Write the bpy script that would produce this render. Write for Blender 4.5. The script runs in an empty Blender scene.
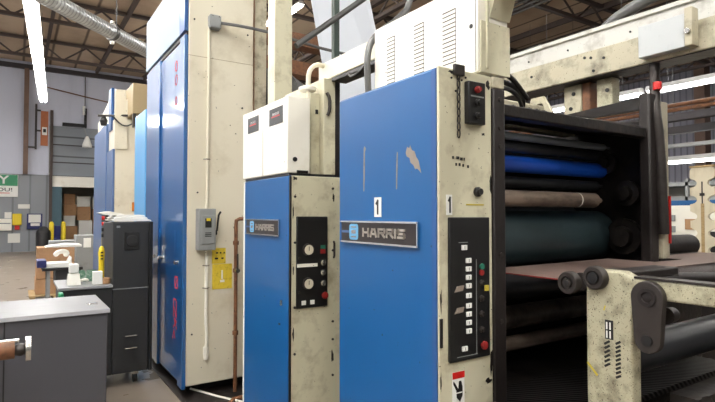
import bpy, bmesh, math, random
from mathutils import Vector, Matrix
random.seed(7)
C = bpy.context.scene.collection
SC = bpy.context.scene
V = Vector

# ------------------------------------------------------------------ materials
def srgb(r, g, b):
    f = lambda c: (c/255/12.92) if c/255 <= .04045 else ((c/255+.055)/1.055)**2.4
    return (f(r), f(g), f(b), 1)

def mat(name, col, rough=.5, metal=0.0, dirt=None, amount=.0, scale=6.0, speck=0.0, speck_col=(.02, .015, .01, 1),
        bump=0.0, bump_scale=40.0, emit=None, estr=0.0, coat=0.0, rough_var=0.0, stretch=(1, 1, 1), trans=0.0, alpha=1.0):
    m = bpy.data.materials.new(name); m.use_nodes = True
    nt = m.node_tree; N = nt.nodes; L = nt.links
    b = N['Principled BSDF']
    b.inputs['Base Color'].default_value = col
    b.inputs['Roughness'].default_value = rough
    b.inputs['Metallic'].default_value = metal
    b.inputs['Coat Weight'].default_value = coat
    b.inputs['Coat Roughness'].default_value = .08
    b.inputs['Transmission Weight'].default_value = trans
    b.inputs['Alpha'].default_value = alpha
    if emit:
        b.inputs['Emission Color'].default_value = emit
        b.inputs['Emission Strength'].default_value = estr
    if dirt or speck or bump or rough_var:
        tc = N.new('ShaderNodeTexCoord'); mp = N.new('ShaderNodeMapping')
        mp.inputs['Scale'].default_value = stretch
        L.new(tc.outputs['Object'], mp.inputs['Vector'])
        cur = None
        if dirt:
            n = N.new('ShaderNodeTexNoise'); n.inputs['Scale'].default_value = scale
            n.inputs['Detail'].default_value = 8; n.inputs['Roughness'].default_value = .62
            L.new(mp.outputs[0], n.inputs['Vector'])
            r = N.new('ShaderNodeValToRGB')
            r.color_ramp.elements[0].position = .62-amount*.35
            r.color_ramp.elements[0].color = (0, 0, 0, 1)
            r.color_ramp.elements[1].position = .80-amount*.22
            r.color_ramp.elements[1].color = (1, 1, 1, 1)
            L.new(n.outputs['Fac'], r.inputs[0])
            mx = N.new('ShaderNodeMix'); mx.data_type = 'RGBA'
            mx.inputs[6].default_value = col; mx.inputs[7].default_value = dirt
            ml = N.new('ShaderNodeMath'); ml.operation = 'MULTIPLY'; ml.inputs[1].default_value = min(1, .35+amount)
            L.new(r.outputs[0], ml.inputs[0]); L.new(ml.outputs[0], mx.inputs[0])
            cur = mx.outputs[2]
        if speck:
            n = N.new('ShaderNodeTexNoise'); n.inputs['Scale'].default_value = scale*14
            n.inputs['Detail'].default_value = 3
            L.new(mp.outputs[0], n.inputs['Vector'])
            r = N.new('ShaderNodeValToRGB')
            r.color_ramp.elements[0].position = .74-speck*.2
            r.color_ramp.elements[0].color = (0, 0, 0, 1)
            r.color_ramp.elements[1].position = .77-speck*.2
            r.color_ramp.elements[1].color = (1, 1, 1, 1)
            L.new(n.outputs['Fac'], r.inputs[0])
            mx = N.new('ShaderNodeMix'); mx.data_type = 'RGBA'
            if cur: L.new(cur, mx.inputs[6])
            else: mx.inputs[6].default_value = col
            mx.inputs[7].default_value = speck_col
            L.new(r.outputs[0], mx.inputs[0]); cur = mx.outputs[2]
        if cur: L.new(cur, b.inputs['Base Color'])
        if bump:
            n = N.new('ShaderNodeTexNoise'); n.inputs['Scale'].default_value = bump_scale; n.inputs['Detail'].default_value = 4
            L.new(mp.outputs[0], n.inputs['Vector'])
            bp = N.new('ShaderNodeBump'); bp.inputs['Strength'].default_value = bump; bp.inputs['Distance'].default_value = .01
            L.new(n.outputs['Fac'], bp.inputs['Height']); L.new(bp.outputs[0], b.inputs['Normal'])
        if rough_var:
            n = N.new('ShaderNodeTexNoise'); n.inputs['Scale'].default_value = 3; n.inputs['Detail'].default_value = 5
            L.new(mp.outputs[0], n.inputs['Vector'])
            mr = N.new('ShaderNodeMapRange'); mr.inputs['To Min'].default_value = max(0.02, rough-rough_var)
            mr.inputs['To Max'].default_value = rough+rough_var
            L.new(n.outputs['Fac'], mr.inputs['Value']); L.new(mr.outputs[0], b.inputs['Roughness'])
    return m

def stripes(m, axis, freq, col2, width=.5):
    """thin repeated bands across a material: spiral seams, corrugation, panel joints"""
    nt = m.node_tree; N = nt.nodes; L = nt.links; b = N['Principled BSDF']
    tc = N.new('ShaderNodeTexCoord'); w = N.new('ShaderNodeTexWave')
    w.bands_direction = axis; w.inputs['Scale'].default_value = freq; w.inputs['Distortion'].default_value = .3
    L.new(tc.outputs['Object'], w.inputs['Vector'])
    r = N.new('ShaderNodeValToRGB'); r.color_ramp.elements[0].position = 0
    r.color_ramp.elements[0].color = (1, 1, 1, 1)
    r.color_ramp.elements[1].position = width; r.color_ramp.elements[1].color = (0, 0, 0, 1)
    L.new(w.outputs['Fac'], r.inputs[0])
    mx = N.new('ShaderNodeMix'); mx.data_type = 'RGBA'
    src = b.inputs['Base Color']
    if src.is_linked: L.new(src.links[0].from_socket, mx.inputs[6])
    else: mx.inputs[6].default_value = src.default_value
    mx.inputs[7].default_value = col2
    L.new(r.outputs[0], mx.inputs[0]); L.new(mx.outputs[2], b.inputs['Base Color'])
    bp = N.new('ShaderNodeBump'); bp.inputs['Strength'].default_value = .5; bp.inputs['Distance'].default_value = .01
    L.new(w.outputs['Fac'], bp.inputs['Height']); L.new(bp.outputs[0], b.inputs['Normal'])
    return m

GRIME = (.035, .026, .016, 1)
M = {}
M['cream'] = mat('cream_paint', srgb(206, 201, 174), .42, dirt=srgb(128, 112, 84), amount=.34, scale=7, speck=.12, speck_col=GRIME, bump=.04)
M['cream_clean'] = mat('cream_clean_paint', srgb(222, 215, 194), .4, dirt=srgb(176, 162, 130), amount=.22, scale=2.2, speck=.06, speck_col=GRIME, bump=.03)
M['ivory'] = mat('ivory_paint', srgb(244, 241, 229), .38, dirt=srgb(205, 195, 165), amount=.12, scale=3, speck=.03, speck_col=GRIME)
M['cream_dirty'] = mat('oil_stained_cream_paint', srgb(188, 181, 156), .4, dirt=srgb(88, 80, 66), amount=.42, scale=9, speck=.3, speck_col=GRIME, bump=.08)
M['cream_pit'] = mat('pitted_cream_paint', srgb(180, 175, 148), .45, dirt=srgb(78, 68, 52), amount=.46, scale=16, speck=.55, speck_col=GRIME, bump=.15)
M['blue_gloss'] = mat('high_gloss_blue_paint', srgb(10, 84, 146), .34, coat=.8)
M['blue'] = mat('gloss_blue_paint', srgb(4, 84, 143), .38, dirt=srgb(40, 92, 144), amount=.12, scale=2.5, coat=.22, rough_var=.07, speck=.015, speck_col=srgb(30, 40, 60))
M['blue_gloss'].node_tree.nodes['Principled BSDF'].inputs['Coat IOR'].default_value = 1.8
M['blue_dark'] = mat('darker_blue', srgb(30, 78, 138), .35, coat=.4)
M['blue_dull'] = mat('faded_blue_paint', srgb(78, 104, 146), .4, coat=.3)
M['tan_box'] = mat('tan_paint', srgb(158, 140, 106), .5)
M['white_dirty'] = mat('oil_specked_white_paint', srgb(202, 201, 194), .4, dirt=srgb(120, 112, 98), amount=.3, scale=8, speck=.2, speck_col=GRIME)
M['pale_grey'] = mat('pale_grey_cover', srgb(196, 200, 200), .35, dirt=srgb(160, 166, 172), amount=.3, scale=6)
M['green_post'] = mat('dark_green_paint', srgb(52, 66, 58), .5)
M['red_dim'] = mat('dull_red_plastic', srgb(136, 32, 30), .4)
M['blue_pale'] = mat('pale_blue_paint', srgb(96, 160, 210), .35)
M['grey_blue'] = mat('grey_blue_painted_sheen', srgb(132, 150, 166), .5)  # pale tone paints in the reflection on a gloss blue panel
M['black'] = mat('black_enamel', srgb(20, 20, 21), .4, bump=.02)
M['black_plate'] = mat('black_name_plate', srgb(44, 38, 36), .35)
M['charcoal'] = mat('charcoal_paint', srgb(36, 37, 38), .5, dirt=srgb(48, 48, 48), amount=.2, scale=3)
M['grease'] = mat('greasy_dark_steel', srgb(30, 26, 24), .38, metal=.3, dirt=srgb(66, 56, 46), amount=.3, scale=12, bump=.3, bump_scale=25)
M['dark_brown'] = mat('dark_brown_iron', srgb(34, 28, 26), .5, metal=.2, dirt=srgb(20, 16, 14), amount=.4, scale=8, bump=.1)
M['iron'] = mat('worn_cast_iron', srgb(56, 51, 48), .42, metal=.4, dirt=srgb(34, 28, 25), amount=.4, scale=16, bump=.12)
M['steel'] = mat('bright_steel', srgb(190, 188, 182), .25, metal=.9)
M['chrome'] = mat('chrome', srgb(225, 222, 216), .16, metal=1)
M['silver_text'] = mat('silver_lettering', srgb(188, 180, 168), .35, metal=.4)
M['grey_metal'] = mat('grey_painted_box', srgb(140, 143, 142), .45, dirt=srgb(112, 114, 112), amount=.2, scale=8)
M['grey_cab'] = mat('grey_cabinet_paint', srgb(72, 72, 77), .42, dirt=srgb(88, 87, 88), amount=.18, scale=2, rough_var=.08)
M['grey_top'] = mat('light_grey_laminate', srgb(138, 138, 140), .34, dirt=srgb(118, 118, 120), amount=.3, scale=4, stretch=(1, 6, 1))
M['duct'] = stripes(mat('galvanized_spiral_duct', srgb(196, 198, 198), .42, metal=.45), 'X', 4.5, srgb(150, 152, 154), .35)
M['pipe_grey'] = mat('grey_conduit', srgb(98, 98, 97), .4, metal=.5)
M['rust'] = mat('rusty_pipe', srgb(122, 80, 50), .6, dirt=srgb(70, 46, 32), amount=.5, scale=20)
M['hose'] = mat('black_hose', srgb(24, 23, 23), .45)
M['white'] = mat('white_plastic', srgb(238, 238, 232), .45)
M['paper'] = mat('white_paper', srgb(232, 230, 222), .8)
M['web_paper'] = mat('hanging_white_paper_web', srgb(222, 228, 236), .7)
M['yellow'] = mat('yellow_paint', srgb(232, 204, 40), .45)
M['yellow_sign'] = mat('yellow_warning_vinyl', srgb(222, 196, 60), .5, dirt=srgb(120, 96, 30), amount=.3, scale=30)
M['yellow_mark'] = mat('yellow_marker', srgb(196, 176, 60), .7)
M['red'] = mat('red_plastic', srgb(200, 30, 28), .35)
M['red_mark'] = mat('red_marker_ink', srgb(205, 58, 66), .6)
M['green'] = mat('green_plastic', srgb(30, 130, 84), .45)
M['green_board'] = mat('circuit_board_green', srgb(52, 98, 74), .5, dirt=srgb(160, 170, 160), amount=.4, scale=40)
M['amber'] = mat('amber_plastic', srgb(205, 120, 30), .4)
M['ink_black'] = mat('black_print', srgb(16, 16, 16), .5)
M['bare'] = mat('bare_chipped_metal', srgb(150, 138, 126), .5, metal=.2, dirt=srgb(110, 96, 84), amount=.4, scale=30)
M['roller_blue'] = mat('blue_rubber_roller', srgb(24, 84, 196), .28, coat=.3)
M['roller_dark'] = mat('black_rubber_roller', srgb(36, 37, 39), .35, rough_var=.08)
M['roller_grey'] = mat('grey_rubber_roller', srgb(112, 120, 128), .32, rough_var=.08)
M['cyl_green'] = mat('dark_teal_blanket_cylinder', srgb(40, 54, 57), .36, dirt=srgb(31, 42, 44), amount=.4, scale=4, coat=.2, stretch=(1, .4, .4))
M['roller_dirty'] = mat('ink_smeared_roller', srgb(128, 112, 98), .42, dirt=srgb(52, 42, 36), amount=.55, scale=10, stretch=(.4, 1, 1), bump=.1)
M['roller_brown'] = mat('brown_stained_roller', srgb(104, 92, 84), .45, dirt=srgb(36, 30, 27), amount=.55, scale=9, bump=.1)
M['belt'] = mat('rosy_paper_web', srgb(126, 106, 98), .6, dirt=srgb(96, 82, 75), amount=.3, scale=12)
M['belt_edge'] = stripes(mat('striped_roller', srgb(62, 50, 46), .5), 'X', 26, srgb(24, 19, 18), .5)
M['tread'] = stripes(mat('tread_plate', srgb(30, 27, 26), .45, metal=.4, bump=.6, bump_scale=90), 'DIAGONAL', 18, srgb(18, 16, 15), .4)
M['card'] = mat('cardboard', srgb(176, 136, 98), .75, dirt=srgb(150, 112, 78), amount=.3, scale=6)
M['wood'] = mat('pallet_wood', srgb(176, 150, 106), .75, dirt=srgb(120, 94, 60), amount=.4, scale=9, stretch=(1, 1, 5))
M['plywood'] = mat('pale_plywood', srgb(212, 202, 176), .6, dirt=srgb(186, 172, 142), amount=.3, scale=5, stretch=(3, 3, .6))
M['rim'] = mat('darkened_edge', srgb(60, 44, 30), .6)
M['joist'] = mat('brown_steel_joist', srgb(74, 62, 56), .6, dirt=srgb(52, 44, 40), amount=.3, scale=4)
M['beam_dark'] = mat('dark_painted_beam', srgb(58, 54, 56), .6)
M['door_grey'] = stripes(mat('grey_sectional_door', srgb(132, 138, 144), .5), 'Z', .35, srgb(70, 72, 76), .03)
M['wall_panel'] = stripes(mat('grey_wall_panel', srgb(140, 144, 148), .6), 'X', .5, srgb(112, 116, 120), .06)
M['wall_fabric'] = mat('white_wall_insulation', srgb(206, 210, 224), .7, dirt=srgb(180, 184, 198), amount=.4, scale=.6, bump=1.0, bump_scale=.9, stretch=(1.6, 1, .25))
M['wall_lilac'] = stripes(mat('lilac_grey_metal_siding', srgb(150, 150, 162), .55), 'Y', 1.2, srgb(112, 112, 124), .3)
M['teal'] = mat('teal_steel_jamb', srgb(62, 92, 104), .55)
M['navy'] = mat('navy_plastic', srgb(28, 36, 92), .5)
M['orange_board'] = mat('orange_board', srgb(178, 108, 70), .7, dirt=srgb(140, 80, 52), amount=.3, scale=3)
M['brown_post'] = mat('brown_steel_column', srgb(116, 92, 78), .6, dirt=srgb(86, 68, 58), amount=.4, scale=2)
M['tube'] = mat('lit_fluorescent_tube', (1, 1, 1, 1), .5, emit=(1, .98, .95, 1), estr=80)
M['tube_mid'] = mat('lit_press_row_tube', (1, 1, 1, 1), .5, emit=(1, .98, .95, 1), estr=38)
M['tube_dim'] = mat('lit_far_tube', (1, 1, 1, 1), .5, emit=(1, .98, .95, 1), estr=11)
M['tube_rig'] = mat('lit_strip_light', (1, 1, 1, 1), .5, emit=(1, .98, .95, 1), estr=26)
M['fixture'] = mat('white_fixture_metal', srgb(216, 216, 214), .4)
M['dial'] = mat('gauge_dial', srgb(214, 206, 184), .4)
M['led_green'] = mat('green_lamp_lens', srgb(40, 110, 90), .3)
M['emblem'] = mat('sky_blue_emblem', srgb(106, 170, 212), .4)
M['dock'] = mat('bright_trailer_lining', srgb(210, 208, 200), .7)

# floor: worn sealed concrete
fl = mat('worn_concrete', srgb(136, 124, 110), .3, dirt=srgb(118, 107, 95), amount=.35, scale=.5, rough_var=.08)
M['floor'] = fl
rf = stripes(mat('tan_roof_insulation', srgb(188, 168, 144), .8, dirt=srgb(160, 140, 118), amount=.4, scale=.7, bump=.8, bump_scale=1.2), 'X', .32, srgb(92, 78, 66), .04)
M['roof'] = rf

# ------------------------------------------------------------------ mesh helpers
class MB:
    def __init__(s): s.bm = bmesh.new()
    def box(s, x0, x1, y0, y1, z0, z1):
        vs = [s.bm.verts.new((x, y, z)) for x in (x0, x1) for y in (y0, y1) for z in (z0, z1)]
        for f in ((0, 1, 3, 2), (4, 6, 7, 5), (0, 4, 5, 1), (2, 3, 7, 6), (0, 2, 6, 4), (1, 5, 7, 3)):
            s.bm.faces.new([vs[i] for i in f])
        return s
    def cyl(s, p0, p1, r, r2=None, n=24, cap=True):
        p0, p1 = V(p0), V(p1); d = (p1-p0).normalized(); r2 = r if r2 is None else r2
        a = d.orthogonal().normalized(); b = d.cross(a)
        rings = []
        for p, rr in ((p0, r), (p1, r2)):
            rings.append([s.bm.verts.new(p+(a*math.cos(2*math.pi*i/n)+b*math.sin(2*math.pi*i/n))*rr) for i in range(n)])
        for i in range(n):
            f = s.bm.faces.new((rings[0][i], rings[0][(i+1) % n], rings[1][(i+1) % n], rings[1][i])); f.smooth = True
        if cap:
            s.bm.faces.new(rings[0][::-1]); s.bm.faces.new(rings[1])
        return s
    def lathe(s, p, axis, prof, n=24):
        """prof: list of (distance along axis, radius)"""
        p = V(p); d = V(axis).normalized(); a = d.orthogonal().normalized(); b = d.cross(a); rings = []
        for t, r in prof:
            rings.append([s.bm.verts.new(p+d*t+(a*math.cos(2*math.pi*i/n)+b*math.sin(2*math.pi*i/n))*max(r, 1e-4)) for i in range(n)])
        for k in range(len(rings)-1):
            for i in range(n):
                f = s.bm.faces.new((rings[k][i], rings[k][(i+1) % n], rings[k+1][(i+1) % n], rings[k+1][i]))
        s.bm.faces.new(rings[0][::-1]); s.bm.faces.new(rings[-1])
        return s
    def tube(s, pts, r, n=10, smooth=0):
        pts = [V(p) for p in pts]
        for _ in range(smooth):
            q = [pts[0]]
            for i in range(len(pts)-1):
                q += [pts[i]*.75+pts[i+1]*.25, pts[i]*.25+pts[i+1]*.75]
            pts = q+[pts[-1]]
        rings = []; a = None
        for i, p in enumerate(pts):
            d = ((pts[min(i+1, len(pts)-1)]-pts[max(i-1, 0)])).normalized()
            a = d.orthogonal().normalized() if a is None else (a-d*a.dot(d)).normalized()
            b = d.cross(a)
            rings.append([s.bm.verts.new(p+(a*math.cos(2*math.pi*k/n)+b*math.sin(2*math.pi*k/n))*r) for k in range(n)])
        for i in range(len(rings)-1):
            for k in range(n):
                f = s.bm.faces.new((rings[i][k], rings[i][(k+1) % n], rings[i+1][(k+1) % n], rings[i+1][k])); f.smooth = True
        s.bm.faces.new(rings[0][::-1]); s.bm.faces.new(rings[-1])
        return s
    def prism(s, pts, axis, lo, hi):
        """pts: 2D outline in the two other axes (in xyz order), extruded along axis"""
        def mk(p, t):
            c = list(p); c.insert(axis, t); return s.bm.verts.new(c)
        A = [mk(p, lo) for p in pts]; B = [mk(p, hi) for p in pts]; n = len(pts)
        s.bm.faces.new(A[::-1]); s.bm.faces.new(B)
        for i in range(n): s.bm.faces.new((A[i], A[(i+1) % n], B[(i+1) % n], B[i]))
        return s
    def hexa(s, b4, t4):
        A = [s.bm.verts.new(p) for p in b4]; B = [s.bm.verts.new(p) for p in t4]
        s.bm.faces.new(A[::-1]); s.bm.faces.new(B)
        for i in range(4): s.bm.faces.new((A[i], A[(i+1) % 4], B[(i+1) % 4], B[i]))
        return s
    def stroke(s, path, w, org, right, up, depth):
        """flat stroke letters: path in 2D metres on the plane org/right/up, raised by depth"""
        org, right, up = V(org), V(right), V(up); nrm = right.cross(up)
        for (a, b) in zip(path, path[1:]):
            a2, b2 = V((a[0], a[1])), V((b[0], b[1])); d = (b2-a2).normalized(); n2 = V((-d.y, d.x))*w/2; e = d*w/2
            q = [a2-e-n2, b2+e-n2, b2+e+n2, a2-e+n2]
            s.hexa([org+right*p.x+up*p.y for p in q], [org+right*p.x+up*p.y+nrm*depth for p in q])
        return s
    def text(s, txt, org, right, up, h, depth=.001, sx=1.0, bold=0.0):
        c = bpy.data.curves.new('t', 'FONT'); c.body = txt; c.size = 1; c.extrude = .5; c.offset = bold; c.resolution_u = 3
        o = bpy.data.objects.new('t', c); C.objects.link(o)
        dg = bpy.context.evaluated_depsgraph_get(); me = bpy.data.meshes.new_from_object(o.evaluated_get(dg))
        org, right, up = V(org), V(right), V(up); nrm = right.cross(up); k = h/.7
        vs = [s.bm.verts.new(org+right*(v.co.x*k*sx)+up*(v.co.y*k)+nrm*((v.co.z+.5)*depth)) for v in me.vertices]
        for p in me.polygons:
            try: s.bm.faces.new([vs[i] for i in p.vertices])
            except ValueError: pass
        bpy.data.objects.remove(o); bpy.data.curves.remove(c); bpy.data.meshes.remove(me)
        return s
    def build(s, name, m, parent=None, bevel=0.0, smooth=False, label=None):
        bmesh.ops.recalc_face_normals(s.bm, faces=s.bm.faces[:])
        xs = [v.co for v in s.bm.verts]
        O = V(((min(c.x for c in xs)+max(c.x for c in xs))/2, (min(c.y for c in xs)+max(c.y for c in xs))/2, min(c.z for c in xs)))
        for v in s.bm.verts: v.co -= O
        if smooth:
            for f in s.bm.faces: f.smooth = True
        me = bpy.data.meshes.new(name); s.bm.to_mesh(me); s.bm.free()
        me.materials.append(M[m])
        me.set_sharp_from_angle(angle=math.radians(38))
        o = bpy.data.objects.new(name, me); C.objects.link(o)
        o['_w'] = list(O)
        pw = V(parent['_w']) if parent is not None else V((0, 0, 0))
        o.location = O-pw
        if parent is not None: o.parent = parent
        if bevel:
            b = o.modifiers.new('bevel', 'BEVEL'); b.width = bevel; b.segments = 2; b.limit_method = 'ANGLE'; b.angle_limit = math.radians(50)
            b.use_clamp_overlap = True
        if smooth:
            pass
        if label: o['label'] = label
        return o

def tag(o, label, cat, group=None, kind=None):
    o['label'] = label; o['category'] = cat
    if group: o['group'] = group
    if kind: o['kind'] = kind
    return o
def thing(name, loc, label, cat, group=None):
    o = bpy.data.objects.new(name, None); C.objects.link(o); o.location = loc; o['_w'] = list(loc)
    o.empty_display_size = .1
    return tag(o, label, cat, group)
def struct(o): o['kind'] = 'structure'; return o
def dup(root, loc, label, group=None):
    r = root.copy(); C.objects.link(r); r.location = loc; r['label'] = label; r['_w'] = list(loc)
    if group: r['group'] = group
    for ch in list(root.children):
        c = ch.copy(); C.objects.link(c); c.parent = r
        for g in ch.children:
            d = g.copy(); C.objects.link(d); d.parent = c
    return r
def bx(*a): return MB().box(*a)
def circle(cx, cy, r, n=20, a0=0, a1=360):
    return [(cx+r*math.cos(math.radians(a0+(a1-a0)*i/n)), cy+r*math.sin(math.radians(a0+(a1-a0)*i/n))) for i in range(n+(0 if a1-a0 >= 360 else 1))]

WX = (V((0, -1, 0)), V((0, 0, 1)))     # writing on a face that looks towards -X
WY = (V((1, 0, 0)), V((0, 0, 1)))      # writing on a face that looks towards -Y

# ------------------------------------------------------------------ camera
cam = bpy.data.cameras.new('camera'); co = bpy.data.objects.new('camera', cam); C.objects.link(co)
cam.sensor_width = 36; cam.lens = 520/715*36; cam.clip_start = .02; cam.clip_end = 200
A, P_ = math.radians(33.2), math.atan(14/520)
Fw = V((math.sin(A)*math.cos(P_), math.cos(A)*math.cos(P_), math.sin(P_))); Rt = V((math.cos(A), -math.sin(A), 0)); Up = Rt.cross(Fw)
co.matrix_world = Matrix(((Rt.x, Up.x, -Fw.x, 0), (Rt.y, Up.y, -Fw.y, 0), (Rt.z, Up.z, -Fw.z, 1.6), (0, 0, 0, 1)))
SC.camera = co

# ------------------------------------------------------------------ the hall
XL, XR, YB, YN = -9, 25, 27, -7
ROOF = 8.35
struct(bx(XL, XR, YN, YB+6, -.1, 0).build('floor', 'floor'))
struct(bx(XL, XR, YN, YB+.5, ROOF, ROOF+.15).build('ceiling', 'roof'))
w = MB()
w.box(XL, 1.30, YB, YB+.2, 0, 3.38); w.box(3.9, XR, YB, YB+.2, 0, 3.38)
struct(w.build('wall_back', 'wall_panel'))
w = MB(); w.box(XL, 1.15, YB-.04, YB+.2, 3.38, ROOF); w.box(1.15, XR, YB-.04, YB+.2, 5.62, ROOF); w.box(3.9, XR, YB-.04, YB+.2, 3.38, 5.62)
struct(w.build('wall_back_upper', 'wall_fabric'))
struct(bx(XR, XR+.2, YN, YB, 0, ROOF).build('wall_right', 'wall_lilac'))
struct(bx(XL-.2, XL, YN, YB, 0, ROOF).build('wall_left', 'wall_fabric'))
struct(bx(-1.6, 6, YB-.18, YB-.04, 8.0, 8.2).build('trim_1', 'beam_dark'))
struct(bx(6, XR, YB-.18, YB-.04, 8.0, 8.2).build('trim_2', 'beam_dark'))
# dock door, half raised: a grey sectional curtain with a cream bottom section
d = bx(1.30, 3.9, YB+.02, YB+.08, 3.35, 5.62).build('door_1', 'door_grey'); struct(d)
MB().box(1.30, 3.9, YB-.0, YB+.1, 2.87, 3.30).box(1.3, 3.9, YB-.02, YB+.1, 3.3, 3.35).build('bottom_section', 'ivory', d, .01)
for z in (3.95, 4.75):
    bx(1.3, 3.9, YB-.005, YB+.02, z, z+.05).build('panel_joint', 'beam_dark', d)
bx(1.18, 1.30, YB-.1, YB, 0, 6.3).build('door_track', 'joist', d)
j = MB().box(1.30, 1.68, YB-.02, YB+.2, 0, 2.87).build('trim_3', 'teal'); struct(j)
# the truck box beyond the door: bright lining and stacked cartons
t = MB(); t.box(1.3, 4.4, YB+5.8, YB+5.9, 0, 3.4); t.box(1.1, 1.3, YB+.2, YB+5.8, 0, 3.4); t.box(4.4, 4.6, YB+.2, YB+5.8, 0, 3.4); t.box(1.1, 4.6, YB+.2, YB+5.9, 3.4, 3.5)
struct(t.build('wall_dock', 'dock'))
struct(bx(1.3, 4.4, YB+.2, YB+5.8, 0, .45).build('trim_4', 'grey_metal'))
carts = [(1.85, .5, .62, .62, 'card'), (2.5, .5, .6, .9, 'dock'), (3.13, .5, .6, .75, 'card'), (1.86, 1.12, .5, .5, 'dock'), (1.86, 1.62, .56, .55, 'card'),
         (2.42, 1.4, .6, .66, 'card'), (3.1, 1.25, .62, .7, 'card'), (2.4, 2.06, .6, .5, 'dock'), (1.86, 2.17, .5, .5, 'card'), (3.1, 1.95, .6, .6, 'dock')]
place = ['on the truck floor beside the teal jamb', 'on the truck floor in the middle column', 'on the truck floor in the right column',
         'second from the bottom beside the teal jamb', 'third up beside the teal jamb', 'second up in the middle column', 'second up in the right column',
         'topmost of the middle column', 'topmost beside the teal jamb', 'topmost of the right column']
for (x, z, sx, sz, m), pl in zip(carts, place):
    o = bx(x, x+sx-.02, YB+1.4, YB+2.0, z-.05, z+sz-.06).build('carton', 'card' if m == 'card' else 'paper', None, .01)
    tag(o, ('brown' if m == 'card' else 'white wrapped')+' carton in the open dock door, '+pl, 'carton', 'cartons stacked in the dock opening')
for y0, what in ((YB+5.0, 'a'),):
    pass

# roof steel: trusses across the hall, girders and purlins along it
def truss(name, p0, p1, h, step, label):
    """open-web joist from p0 to p1 (bottom chord), one thing"""
    p0, p1 = V(p0), V(p1); d = (p1-p0); L_ = d.length; d = d.normalized(); side = V((-d.y, d.x, 0))*.07
    r = thing(name, p0, label, 'roof truss', 'open-web roof trusses')
    for zz, nm in ((0, 'bottom_chord'), (h, 'top_chord')):
        m = MB(); a, b = p0+V((0, 0, zz)), p1+V((0, 0, zz)); u = V((0, 0, .1))
        m.hexa([a-side, b-side, b+side, a+side], [a-side+u, b-side+u, b+side+u, a+side+u]); m.build(nm, 'joist', r)
    m = MB(); n = int(L_/step)
    for k in range(n):
        a = p0+d*(k*step)+V((0, 0, h)); b = p0+d*((k+.5)*step)+V((0, 0, .05)); c = p0+d*((k+1)*step)+V((0, 0, h))
        m.tube([a, b, c], .035, 6)
    m.build('web_bars', 'joist', r)
    return r
for i, y in enumerate((9.5, 14.0, 18.5, 23.0)):
    truss('roof_truss', (XL, y, 7.55), (XR, y, 7.55), .65, 1.6,
          ['open-web brown roof truss across the hall nearest the camera', 'open-web brown roof truss across the hall, second from the camera',
           'open-web brown roof truss across the hall, third from the camera', 'open-web brown roof truss across the hall nearest the back wall'][i])
for i, x in enumerate((8.5, 15.5, 21.5)):
    truss('roof_girder', (x, -4, 7.15), (x, 26.8, 7.15), .45, 1.1,
          ['brown roof girder running lengthwise, closest to the press', 'brown roof girder running lengthwise, middle of three', 'brown roof girder running lengthwise by the right wall'][i])
for k in range(16):
    x = -7.5+k*2.1
    o = bx(x-.05, x+.05, YN, YB-.2, 8.16, 8.34).build('purlin', 'joist')
    tag(o, 'thin brown steel purlin under the tan roof insulation, one of the parallel rows', 'purlin', 'purlins under the roof')
# bundle of sprinkler and conduit lines seen past the press on the right
for k in range(5):
    o = MB().cyl((10.2+k*.22, -3, 7.0), (10.2+k*.22, 26.5, 7.0), .035, n=8).build('ceiling_pipe', 'pipe_grey')
    tag(o, 'slim grey pipe in the parallel bundle hanging under the roof', 'pipe', 'pipe bundle under the roof')

# fluorescent row over the aisle (runs slightly askew) and rows over the right bay
def light_proto(name, ln, label, mt, w=.11, group='fluorescent strip lights over the aisle'):
    r = thing(name, (0, 0, 0), label, 'light', group)
    MB().prism([(-w, .0), (w, .0), (w*.45, .09), (-w*.45, .09)], 1, -ln/2, ln/2).build('housing', 'fixture', r)
    for sx in (-.45, .45):
        MB().cyl((sx*w, -ln/2+.03, -.03), (sx*w, ln/2-.03, -.03), .024, n=10).build('tube', mt, r)
    for yy in (-ln*.35, ln*.35):
        MB().cyl((0, yy, .08), (0, yy, 2.12), .006, n=6).build('hanger', 'pipe_grey', r)
    return r
aisle = light_proto('strip_light', 2.4, 'x', 'tube', .13)
LX = lambda y: LX0+(y-LY0)*LK
LX0, LY0, LK = .148, 11.2, (.714-.148)/(21.144-11.2)
words = ['well behind the camera', 'behind the camera', 'just ahead of the camera', 'above the printing units', 'above the dryer tower', 'beyond the tower', 'just beyond the silver duct',
         'at the top edge of the photo', 'second from the top edge', 'third from the top edge', 'farthest along the aisle row']
for i in range(11):
    y = -4.75+2.45*i; lb = 'lit fluorescent strip light in the aisle row, '+words[i]
    o = aisle if i == 0 else dup(aisle, (0, 0, 0), lb)
    o['label'] = lb; o.location = (LX(y), y, 5.55); o.rotation_euler.z = -math.atan(LK)
def light_row(gx, gz, ys, wd, mt, grp, hang):
    pr = light_proto('strip_light', 2.4, 'x', mt, .06 if gz < 3 else .10, grp)
    for n_, y in enumerate(ys):
        lb = 'lit strip light, %s from the near end of the %s' % (['first', 'second', 'third', 'fourth', 'fifth', 'sixth', 'seventh'][n_], wd)
        o = pr if n_ == 0 else dup(pr, (0, 0, 0), lb)
        o['label'] = lb; o.location = (gx, y, gz)
light_row(6.0, 7.0, (13, 16, 19, 22), 'unseen row added behind the tower', 'tube', 'added strip lights behind the tower', 1)  # unseen lamps added to brighten the back wall insulation
light_row(-5.5, 7.0, (13, 16, 19, 22), 'unseen row added back left', 'tube', 'added strip lights back left', 1)  # also added out of view, more light for the back wall
light_row(2.6, 5.2, (-5, -2.2), 'unseen row added over the front walkway', 'tube', 'added strip lights over the front walkway', 1)  # lamps added behind the camera to light the rollers and cream fronts
light_row(9.6, 3.85, (-1.2, 1.3, 3.8, 6.3), 'upper row, right bay', 'tube_dim', 'strip lights, upper right bay', 1)
light_row(10.4, 2.62, (1.6, 4.1), 'lower workbench row', 'tube_dim', 'strip lights, workbench', 1)
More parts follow.
